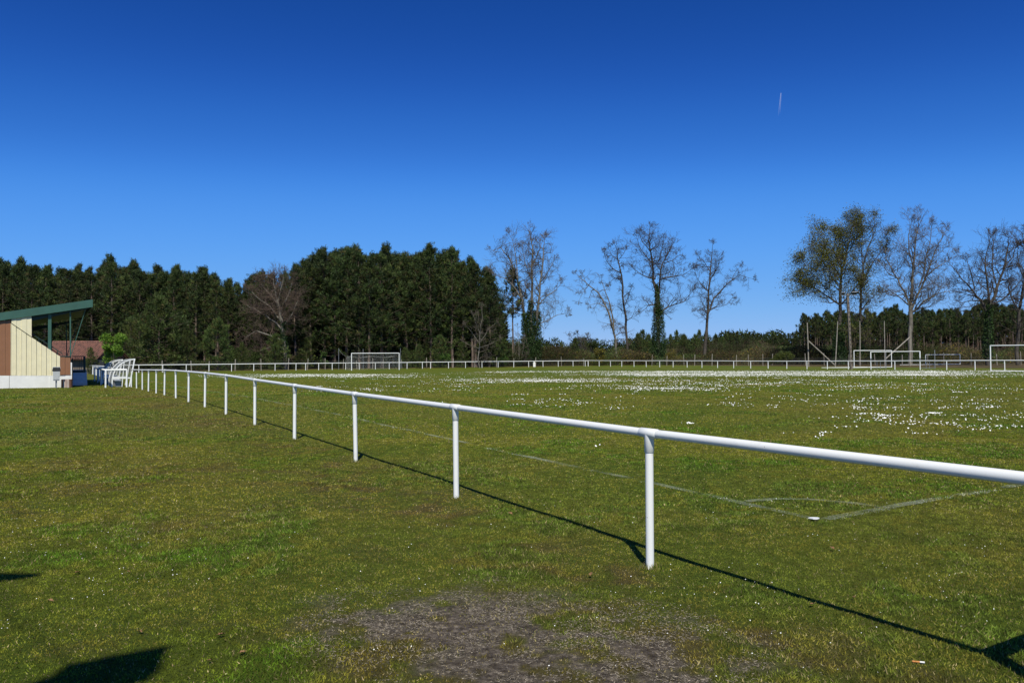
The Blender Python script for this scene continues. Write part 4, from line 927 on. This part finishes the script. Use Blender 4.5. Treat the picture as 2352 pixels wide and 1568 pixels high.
def oak(label, px, Y, limbs, m_tr='bark', m_tw='twig', maxl=3, lens=1.0, ivy=None, leaves=None, seed=1, name='bare_oak', group='leafless oaks beyond the railing', density=1.0, twr=1.0, upb=.10, kids=(5, 8)):
    rs = np.random.RandomState(seed); b = at(px, Y); o_ = np.array(b); t = empty(name, b, label, 'tree', group)
    tseg = []; bseg = []; lv = []
    for li, limb in enumerate(limbs):
        dY = 0; P = []
        drift = rs.uniform(-1, 1) * (.35 if li else 0)
        tot = len(limb)
        for i, (x, y, r) in enumerate(limb):
            start = limb[0]; yy_ = Y
            p = np.array(at(x, Y, y=y)); hh = abs(y - start[1]) / 1764 * Y; p[1] += drift * (hh * .8); 
            P.append(p - o_)
        if limb[0][1] > 800: P[0][2] = -.2
        rad = [l[2] * .74 for l in limb]
        for i in range(tot - 1):
            m1 = (P[i] + P[i + 1]) / 2 + rs.normal(0, .03 * np.linalg.norm(P[i + 1] - P[i]), 3); rm = (rad[i] + rad[i + 1]) / 2
            tseg += [(P[i], m1, rad[i], rm), (m1, P[i + 1], rm, rad[i + 1])]
        # side branches all along
        for i in range(tot - 1):
            seg = P[i + 1] - P[i]; sl = np.linalg.norm(seg); hgt_ = (limb[i][1] + limb[i + 1][1]) / 2
            if rad[i] > .27: continue
            k = max(1, int(sl * 1.7 * density))
            for j in range(k):
                u = (j + rs.rand()) / k; q = P[i] + seg * u; ax = seg / sl; side = rs.normal(0, 1, 3); side -= side.dot(ax) * ax; side /= np.linalg.norm(side)
                nd = ax * rs.uniform(.25, .8) + side; nd /= np.linalg.norm(nd); f = (i + u) / (tot - 1); L = lens * (4.6 - 2.1 * f) * rs.uniform(.35, 1.2)
                grow(bseg, lv, q, nd, L, max(.035, min(.10, rad[i] * .6)) , 1, maxl, rs, upb, .30, kids)
        e = P[-1]; ax = (P[-1] - P[-2]); ax /= np.linalg.norm(ax)
        for k in range(3): grow(bseg, lv, e, unit((ax + rs.normal(0, .4, 3))[None])[0], 1.35 * lens, max(.02, rad[-1] * .8), 1, maxl, rs, upb, .3, kids)
    v, f = seg_tubes(tseg, 9); np_mesh('trunk', v, f, M[m_tr], parent=t, smooth=True)
    th = [(a, b_, r0 * twr, r1 * twr) for a, b_, r0, r1 in bseg]
    v, f = seg_tubes(th, 3); cr = np_mesh('crown', v, f, M[m_tw], parent=t)
    if leaves:
        cols, dens, sz, wts = leaves; Q = np.array([l[0] for l in lv]); k = int(len(Q) * dens); i = RNG.integers(0, len(Q), k)
        C = Q[i] + RNG.normal(0, .46, (k, 3)); V, F, cc = leaf_arrays(C, RNG.normal(0, 1, (k, 3)), sz * RNG.uniform(.6, 1.4, k), sz * .7, palette(k, cols, wts, .25)); np_mesh('foliage', V, F, M['leaf'], cc, parent=t)
    if ivy:
        Cs = []
        for (xa, ya, xb, yb, wa, wb, n) in ivy:
            a = np.array(at(xa, Y, y=ya)) - o_; b2 = np.array(at(xb, Y, y=yb)) - o_; u = RNG.random(n)
            d = RNG.normal(0, 1, (n, 3)); d[:, 2] *= .4; d = unit(d); lump = .6 + .8 * fbm(u * 20 + xa, np.arctan2(d[:, 1], d[:, 0]) * 1.5, 1, 77, 3)
            Cs.append(a + (b2 - a) * u[:, None] + d * ((wa + (wb - wa) * u) * lump * RNG.random(n) ** .3)[:, None])
        C = np.concatenate(Cs); V, F, cc = leaf_arrays(C, RNG.normal(0, 1, C.shape), .22 * RNG.uniform(.6, 1.4, len(C)), .16, palette(len(C), [(.018, .040, .010), (.028, .060, .014), (.045, .085, .018)], None, .3)); np_mesh('ivy', V, F, M['leaf'], cc, parent=t)
    return t
oak('bare oak with three ivy-clad stems at the right end of the pine wood', 1222, 148, [
    [(1216, 836, .55), (1217, 780, .5), (1218, 730, .42), (1222, 680, .30), (1221, 620, .24), (1224, 570, .16), (1216, 527, .05)],
    [(1212, 800, .4), (1206, 740, .36), (1200, 690, .30), (1188, 640, .24), (1170, 590, .17), (1150, 565, .10), (1133, 572, .04)],
    [(1222, 800, .4), (1234, 740, .36), (1236, 700, .30), (1240, 650, .22), (1247, 600, .16), (1250, 555, .06)],
    [(1200, 690, .2), (1185, 665, .15), (1160, 640, .10), (1130, 628, .05)], [(1188, 640, .15), (1186, 600, .12), (1180, 560, .06), (1172, 540, .04)],
    [(1236, 702, .18), (1256, 680, .13), (1275, 668, .08), (1286, 655, .04)], [(1240, 650, .13), (1258, 625, .1), (1272, 600, .05)],
    [(1236, 745, .16), (1260, 735, .1), (1282, 722, .07), (1303, 718, .03)], [(1221, 640, .13), (1205, 600, .09), (1200, 570, .05)], [(1222, 610, .12), (1240, 570, .08), (1248, 545, .04)]],
    ivy=[(1214, 830, 1207, 720, 1.7, .7, 5200), (1226, 830, 1234, 715, 1.7, .7, 5200), (1219, 820, 1219, 690, 1.5, .5, 3600)], m_tr='barkpale', m_tw='twigpale', seed=11)
oak('slender leafless tree with a pale trunk leaning to the left', 1418, 158, [
    [(1419, 836, .32), (1414, 780, .30), (1404, 740, .27), (1390, 700, .22), (1374, 672, .18), (1352, 655, .13), (1335, 640, .08), (1324, 628, .04)],
    [(1410, 757, .22), (1404, 715, .18), (1396, 685, .14), (1386, 660, .08), (1380, 640, .04)], [(1392, 706, .13), (1372, 696, .08), (1355, 700, .04)], [(1352, 655, .09), (1340, 670, .05), (1330, 690, .03)], [(1345, 648, .08), (1338, 630, .05)]],
    m_tr='barkpale', m_tw='twigpale', seed=12, density=.75, lens=.68, upb=.0)
oak('tall thin leafless oak just right of the leaning one', 1440, 160, [
    [(1441, 836, .34), (1440, 780, .32), (1438, 730, .29), (1430, 680, .25), (1428, 635, .21), (1420, 600, .16), (1418, 575, .08), (1412, 562, .04)],
    [(1428, 628, .16), (1408, 618, .12), (1392, 600, .08), (1386, 580, .04)], [(1430, 640, .12), (1412, 638, .08), (1398, 650, .04)], [(1424, 600, .12), (1405, 585, .07), (1398, 570, .04)], [(1436, 700, .12), (1446, 672, .09), (1452, 660, .04)], [(1422, 595, .1), (1436, 575, .05)]],
    seed=13, density=.8, lens=.72, upb=.02)
oak('largest leafless oak of the centre group, its trunk wrapped in ivy', 1511, 154, [
    [(1512, 836, .55), (1512, 780, .48), (1510, 720, .42), (1508, 670, .36), (1500, 620, .26), (1495, 580, .2), (1490, 550, .12), (1492, 525, .04)],
    [(1512, 730, .36), (1514, 680, .30), (1518, 640, .22), (1524, 605, .16), (1540, 575, .10), (1552, 555, .04)],
    [(1514, 718, .24), (1532, 706, .18), (1552, 698, .13), (1572, 692, .08), (1588, 672, .04)],
    [(1506, 640, .2), (1490, 638, .15), (1472, 630, .10), (1455, 618, .05)], [(1518, 640, .18), (1545, 635, .13), (1568, 632, .08), (1586, 620, .04)],
    [(1498, 605, .16), (1480, 585, .11), (1466, 565, .08), (1460, 545, .04)], [(1495, 580, .14), (1474, 555, .08), (1468, 540, .04)], [(1524, 605, .13), (1545, 598, .09), (1562, 585, .05)],
    [(1509, 700, .16), (1490, 700, .1), (1474, 716, .05)], [(1512, 600, .12), (1522, 570, .08), (1524, 550, .04)]],
    ivy=[(1512, 836, 1512, 700, 1.9, .9, 8000), (1511, 720, 1508, 655, .9, .3, 1500)], seed=14, density=1.05, lens=.95)
oak('leafless oak with a long limb reaching out to the right', 1620, 160, [
    [(1620, 836, .46), (1620, 790, .42), (1624, 740, .36), (1627, 690, .29), (1630, 650, .23), (1633, 610, .16), (1636, 580, .09), (1637, 562, .04)],
    [(1624, 725, .24), (1640, 685, .20), (1662, 662, .16), (1680, 645, .11), (1700, 630, .07), (1732, 640, .03)],
    [(1628, 670, .16), (1612, 655, .11), (1600, 640, .07), (1594, 620, .04)], [(1626, 715, .14), (1645, 705, .09), (1668, 700, .05), (1682, 685, .03)], [(1632, 625, .12), (1620, 605, .08), (1606, 590, .04)],
    [(1633, 640, .12), (1648, 615, .08), (1652, 590, .04)], [(1680, 645, .08), (1694, 620, .06), (1702, 612, .03)], [(1624, 735, .1), (1608, 720, .06), (1600, 715, .03)]],
    seed=15, density=.95, lens=.8)
oak('broad oak in yellow-green spring leaf left of the floodlight pole', 1930, 136, [
    [(1926, 836, .52), (1928, 780, .46), (1930, 720, .40), (1930, 670, .34), (1933, 620, .24), (1945, 578, .16), (1954, 540, .1), (1955, 508, .04)],
    [(1930, 700, .26), (1908, 684, .2), (1885, 668, .13), (1862, 656, .08), (1842, 640, .04)], [(1885, 668, .12), (1866, 672, .08), (1850, 668, .04)], [(1932, 640, .2), (1912, 600, .14), (1902, 560, .1), (1905, 530, .05)],
    [(1930, 700, .2), (1948, 680, .14), (1965, 655, .08)], [(1933, 620, .18), (1920, 575, .12), (1925, 545, .06)], [(1900, 668, .12), (1875, 635, .08), (1858, 620, .06), (1848, 600, .04)], [(1940, 590, .14), (1962, 560, .1), (1972, 530, .05)], [(1930, 660, .15), (1905, 635, .1), (1885, 600, .06)]],
    leaves=([(.120, .125, .018), (.155, .15, .02), (.095, .105, .016)], 3.4, .2, [.5, .25, .25]), seed=16, name='leafing_oak', lens=1.2, ivy=[(1926, 836, 1930, 745, 1.5, .7, 4500)], density=1.0)
oak('slimmer oak with few leaves low down right of the floodlight pole', 1977, 134, [
    [(1975, 836, .36), (1976, 780, .34), (1976, 720, .30), (1977, 660, .25), (1982, 610, .19), (1995, 565, .12), (2010, 530, .07), (2008, 500, .03)],
    [(1977, 665, .16), (1988, 625, .13), (2008, 590, .1), (2026, 560, .06), (2034, 540, .03)], [(1976, 715, .14), (1995, 690, .1), (2012, 672, .06)], [(1982, 610, .13), (1984, 560, .09), (1988, 520, .05), (1985, 500, .03)], [(1978, 690, .12), (1965, 660, .08), (1960, 630, .04)], [(2000, 600, .09), (2020, 600, .06), (2034, 580, .03)]],
    leaves=([(.15, .145, .02), (.10, .11, .02)], 1.5, .18, None), seed=17, name='leafing_oak', lens=.72, density=.8, ivy=[(1976, 820, 1977, 740, .8, .35, 1800)])
oak('large leafless oak with a pale knotted trunk right of the training goals', 2090, 132, [
    [(2090, 836, .50), (2090, 790, .48), (2092, 745, .46), (2091, 705, .42), (2095, 660, .30), (2098, 610, .22), (2102, 560, .15), (2110, 520, .08), (2108, 492, .03)],
    [(2091, 708, .26), (2080, 670, .2), (2066, 640, .16), (2050, 610, .12), (2040, 575, .08), (2048, 540, .04)],
    [(2093, 712, .28), (2105, 680, .22), (2122, 640, .17), (2136, 595, .12), (2150, 560, .08), (2165, 530, .04)],
    [(2096, 715, .2), (2120, 690, .15), (2148, 675, .1), (2178, 668, .05)], [(2092, 720, .16), (2112, 708, .12), (2135, 705, .07), (2152, 690, .03)], [(2086, 700, .16), (2066, 680, .12), (2045, 665, .08), (2030, 672, .04)],
    [(2098, 620, .16), (2084, 580, .12), (2078, 545, .08), (2082, 515, .04)], [(2110, 660, .16), (2124, 600, .12), (2134, 555, .08), (2136, 520, .04)], [(2122, 640, .14), (2150, 615, .1), (2175, 600, .06), (2190, 585, .03)], [(2066, 640, .12), (2044, 630, .08), (2030, 610, .04)]],
    m_tr='barkpale', m_tw='twigpale', seed=18, density=1.05, lens=.95, upb=.14)
oak('spreading leafless oak with dark forked limbs at the right edge', 2272, 122, [
    [(2270, 836, .55), (2270, 780, .50), (2272, 735, .44), (2274, 700, .36), (2290, 660, .26), (2305, 620, .2), (2312, 580, .12), (2318, 545, .05)],
    [(2270, 720, .3), (2258, 690, .22), (2240, 665, .16), (2220, 640, .12), (2205, 615, .06), (2195, 600, .03)], [(2274, 700, .26), (2268, 660, .2), (2262, 620, .15), (2264, 580, .1), (2272, 545, .05)],
    [(2276, 700, .2), (2300, 690, .15), (2330, 665, .1), (2352, 640, .05)], [(2290, 660, .16), (2284, 610, .12), (2290, 565, .07), (2300, 540, .03)], [(2258, 690, .14), (2232, 690, .1), (2208, 695, .05)], [(2240, 665, .12), (2232, 625, .09), (2224, 600, .04)], [(2305, 620, .14), (2332, 590, .1), (2345, 560, .05)]],
    seed=19, density=1.15, lens=.9, ivy=[(2268, 820, 2272, 700, .9, .5, 3600)], upb=.12)
oak('leafless oak partly cut off by the right edge of the picture', 2345, 124, [
    [(2338, 836, .4), (2338, 780, .36), (2340, 720, .3), (2348, 670, .22), (2356, 610, .16), (2352, 560, .1), (2348, 535, .04)],
    [(2340, 715, .18), (2325, 690, .13), (2315, 660, .08)], [(2345, 690, .16), (2370, 650, .12), (2390, 600, .08), (2395, 560, .04)], [(2352, 640, .13), (2335, 600, .09), (2332, 570, .04)], [(2356, 610, .12), (2375, 570, .08), (2378, 540, .04)]], seed=20, density=1.1, lens=.9)
# the brown oak with pale limbs between the two woods
oak('leafless reddish-brown oak with pale crooked limbs between the two pine woods', 640, 124, [
    [(655, 836, .45), (652, 780, .40), (648, 740, .34), (640, 700, .26), (632, 665, .18), (628, 640, .08)],
    [(650, 760, .24), (632, 740, .18), (606, 722, .14), (580, 708, .1), (562, 700, .05)], [(648, 740, .2), (622, 705, .15), (598, 688, .11), (580, 670, .06)], [(652, 785, .2), (620, 770, .15), (590, 760, .12), (565, 775, .06), (556, 785, .04)],
    [(640, 700, .18), (615, 670, .13), (598, 650, .06)], [(645, 715, .18), (660, 680, .13), (668, 650, .07)], [(650, 750, .18), (672, 720, .12), (684, 690, .06)], [(640, 690, .13), (650, 650, .09), (652, 630, .04)], [(654, 800, .16), (625, 795, .12), (598, 805, .05)]],
    m_tr='barkpale', m_tw='twigred', seed=21, density=1.7, lens=.85, group='leafless trees by the pine wood', ivy=[(654, 830, 650, 740, .8, .45, 1800)])
oak('small pale leafless tree with fanned twigs before the wood end', 1102, 129, [
    [(1102, 836, .14), (1101, 800, .12), (1102, 770, .09), (1108, 730, .06), (1106, 705, .02)], [(1102, 790, .08), (1085, 765, .05), (1070, 748, .02)], [(1102, 785, .08), (1122, 755, .05), (1140, 740, .02)], [(1101, 800, .07), (1085, 795, .04), (1066, 785, .02)], [(1102, 798, .07), (1125, 790, .04), (1146, 780, .02)], [(1102, 765, .06), (1092, 740, .04), (1086, 722, .02)]],
    m_tr='barkpale', m_tw='twigpale', seed=22, density=.9, lens=.5, kids=(3, 5), group='leafless trees by the pine wood')
oak('low bare thorn tree between the pine wood and the centre oaks', 1330, 168, [
    [(1332, 836, .2), (1330, 800, .16), (1328, 785, .1), (1326, 768, .04)], [(1330, 805, .1), (1342, 785, .06), (1350, 772, .03)], [(1331, 805, .1), (1318, 785, .06), (1312, 772, .03)]],
    m_tw='twigpale', seed=23, density=1.3, lens=.6, group='leafless trees by the pine wood')
oak('grey scrubby sapling just left of the triple ivy oak', 1192, 145, [
    [(1194, 836, .1), (1192, 800, .08), (1190, 770, .05), (1188, 750, .02)], [(1196, 836, .08), (1202, 800, .05), (1204, 775, .02)], [(1190, 836, .08), (1182, 800, .05), (1180, 780, .02)]], m_tw='twigpale', m_tr='barkpale', seed=24, density=1.0, lens=.45, kids=(3, 5), group='leafless trees by the pine wood')

# ------------------------------------------------------------------ small things
def small_leaf(px, py, i):
    H = 819 - .006 * (px - 1176); Y = CAM_Z * 1764 / (py - H); p = at(px, Y); s = random.uniform(.026, .044)
    if Y > 12: s *= 1.3
    o = None
    me_ = MB(); pts = []
    out = [(0, 0), (.12, .3), (.05, .42), (.3, .62), (.2, .75), (.28, 1.0), (.08, 1.15), (0, 1.4), (-.1, 1.15), (-.28, .95), (-.2, .75), (-.34, .55), (-.08, .42), (-.12, .25)]
    vs = [Vector((a * s * 1.3, (b - .7) * s, .02 + abs(a) * s * .9 + .25 * s * (b - .7) ** 2)) for a, b in out]; c = Vector((0, 0, .022))
    me_.add(vs + [c], [(k, (k + 1) % 14, 14) for k in range(14)])
    o = me_.build('dead_leaf', M['deadleaf']); o.location = p; o.rotation_euler = (random.uniform(-.3, .3), random.uniform(-.3, .3), random.uniform(0, 6))
    return o
LV = [(295, 1320, 'curled brown leaf lying above the big shadow at left'), (820, 1180, 'pale curled leaf on the turf left of the second post'), (180, 1322, 'small brown leaf near the left edge shadow'), (715, 1056, 'reddish leaf on the worn strip below the third post'), (1170, 1186, 'brown leaf below the shadow of the rail near the second post'), (485, 1524, 'brown leaf right of the big shadow'), (508, 1465, 'orange-brown leaf above and right of the big shadow'), (320, 1458, 'tawny leaf just above the tip of the big shadow'), (95, 1210, 'flat dark leaf in the turf at the far left'), (1860, 1395, 'dark brown leaf beside the rail shadow'), (1955, 1378, 'purplish brown leaf right of the rail shadow'), (1905, 1265, 'tan leaf between corner mark and rail shadow'), (560, 1505, 'broken brown leaf near the bottom left of centre'), (1355, 1325, 'pale straw leaf above the bare soil'), (120, 1385, 'pale leaf at the lower left beside the thin shadow')]
for i, (x, y, lb) in enumerate(LV): tag(small_leaf(x, y, i), lb, 'leaf', 'dead leaves on the turf')
p = at(2098, CAM_Z * 1764 / (1528 - 813)); p.z += .025
cb = empty('cigarette_end', p, 'orange cigarette end in the grass at lower right', 'cigarette end'); mb = MB(p); a = Vector((.028, -.008, 0)); mb.tube([p - a, p + a * .2], .005, 8); mb.build('filter', mat('orange_filter', (.55, .22, .06), .8), cb); mb = MB(p); mb.tube([p + a * .22, p + a], .0048, 8); mb.build('paper', M['wallwhite'], cb)
# corner mark: chalk-white plate at the pitch corner
p = v3(CORNER + TD * .05 - ND * .03, gz(CORNER) + .02); mb = MB(p)
mb.prism([p + Vector((math.cos(k * .7) * .05 * (1 + .25 * math.sin(k * 2.1)), math.sin(k * .7) * .04, 0)) for k in range(9)], Z3 * .008); o = mb.build('corner_socket', M['white']); o.location = p; tag(o, 'small white cap over the corner flag socket', 'socket cap')
# pale stone marker on the far side
p = v3(on_line(FL + TD * 1.2, ND, 1227), gz(FL)); mb = MB(p); mb.prism([p + Vector(c) for c in ((-.2, -.12, 0), (.2, -.12, 0), (.2, .12, 0), (-.2, .12, 0))], Z3 * .75); mb.prism([p + Vector(c) for c in ((-.13, -.08, .75), (.13, -.08, .75), (.13, .08, .75), (-.13, .08, .75))], Z3 * .2); o = mb.build('stone_marker', M['wallwhite']); o.location = p; tag(o, 'small pale stone marker behind the far railing', 'stone marker')
# twin vapour trails
def trail():
    m, t, b = new_mat('vapour_trail'); N = t.nodes.new; L = t.links.new
    tc = N('ShaderNodeTexCoord'); sx = N('ShaderNodeSeparateXYZ'); L(tc.outputs['Generated'], sx.inputs[0])
    mr = N('ShaderNodeMapRange'); mr.inputs['To Min'].default_value = 0; mr.inputs['To Max'].default_value = .2; L(sx.outputs['Z'], mr.inputs[0])
    tr = N('ShaderNodeBsdfTransparent'); mx = N('ShaderNodeMixShader'); b.inputs['Base Color'].default_value = (.9, .9, .9, 1); b.inputs['Roughness'].default_value = 1
    L(mr.outputs[0], mx.inputs[0]); L(tr.outputs[0], mx.inputs[1]); L(b.outputs[0], mx.inputs[2]); L(mx.outputs[0], t.nodes['Material Output'].inputs[0]); return m
mt = trail(); a0 = at(1794, 9000, y=214); tr_ = empty('vapour_trail', a0, 'faint twin vapour trail of an aircraft high in the blue sky at right', 'vapour trail')
for x0, x1 in ((1793.2, 1787.5), (1794.2, 1791.5)):
    a = at(x0, 9000, y=214); b = at(x1, 9000, y=268 if x0 < 1794 else 262); mb = MB(a0); mb.tube([a, a.lerp(b, .5), b], [2.2, 3.6, 4.5], 8); mb.build('trail', mt, tr_)
# floodlight mast behind the photographer: its head and cable throw the shadows at lower left
sh = Vector((-.035, .80, -1.0))       # ground offset per metre of height
MH = 7.0
c0 = Vector((-2.15, 4.15, 0)) - Vector((sd.x, sd.y, 0)) * 0
def lift(gp, h): return Vector((gp[0] + sd.x / sd.z * h, gp[1] + sd.y / sd.z * h, h))
top = lift((-2.1, 4.0), MH); mp_ = Vector((top.x - .1, top.y - .35, 0))
E2 = empty('floodlight_pole', mp_, 'floodlight pole behind the camera whose lamp shadow falls at lower left', 'floodlight pole')
mb = MB(mp_); mb.tube([mp_ - Z3 * .1, mp_ + Z3 * (MH + .1)], [.14, .09], 10); mb.build('pole_shaft', M['conc'], E2)
arm2 = lift((-3.95, 5.65), MH + .1)
mb = MB(mp_); mb.bar(mp_ + Z3 * MH, Vector((top.x, top.y, MH)), .05, .05); mb.build('crossarm', M['greysteel'], E2)
def bigbox(c, ux, uy, hz):
    mb = MB(mp_); mb.box(c, ux, uy, Z3 * hz); mb.box(c - Z3 * hz * 1.4, ux * .5, uy * .5, Z3 * hz * .4); h = mb.build('floodlight', M['greysteel'], E2)
    mb = MB(mp_); mb.box(c + Z3 * (hz + .01), ux * .8, uy * .8, Z3 * .008); mb.build('lamp_glass', M['black'], h)
bigbox(top, Vector((.22, .10, .05)), Vector((-.05, .17, .0)), .10)
bigbox(top + Vector((-.14, -.20, 0)), Vector((.14, .06, .0)), Vector((-.04, .12, 0)), .08)
ca = empty('overhead_cable', lift((-3.75, 5.6), MH - .3), 'thin overhead cable behind the camera', 'cable')
o_ = ca.location.copy(); mb = MB(o_); mb.tube([lift((-4.4, 6.3), MH - .2), lift((-3.75, 5.6), MH - .3), lift((-3.0, 4.7), MH - .3), lift((-2.2, 4.0), MH)], .008, 5); mb.build('cable_run', M['black'], ca)
mb = MB(o_); cc_ = lift((-3.95, 5.62), MH - .2); mb.prism([cc_ + Vector(c) for c in ((-.55, -.34, 0), (.1, -.12, 0), (.42, .12, 0), (-.55, .14, 0))], Z3 * .12); mb.build('shadow_slab', M['black'], ca)  # unseen slab added by the cable, sized to cast the left-edge shadow
print('pines', cnt, 'objects', len(bpy.data.objects))
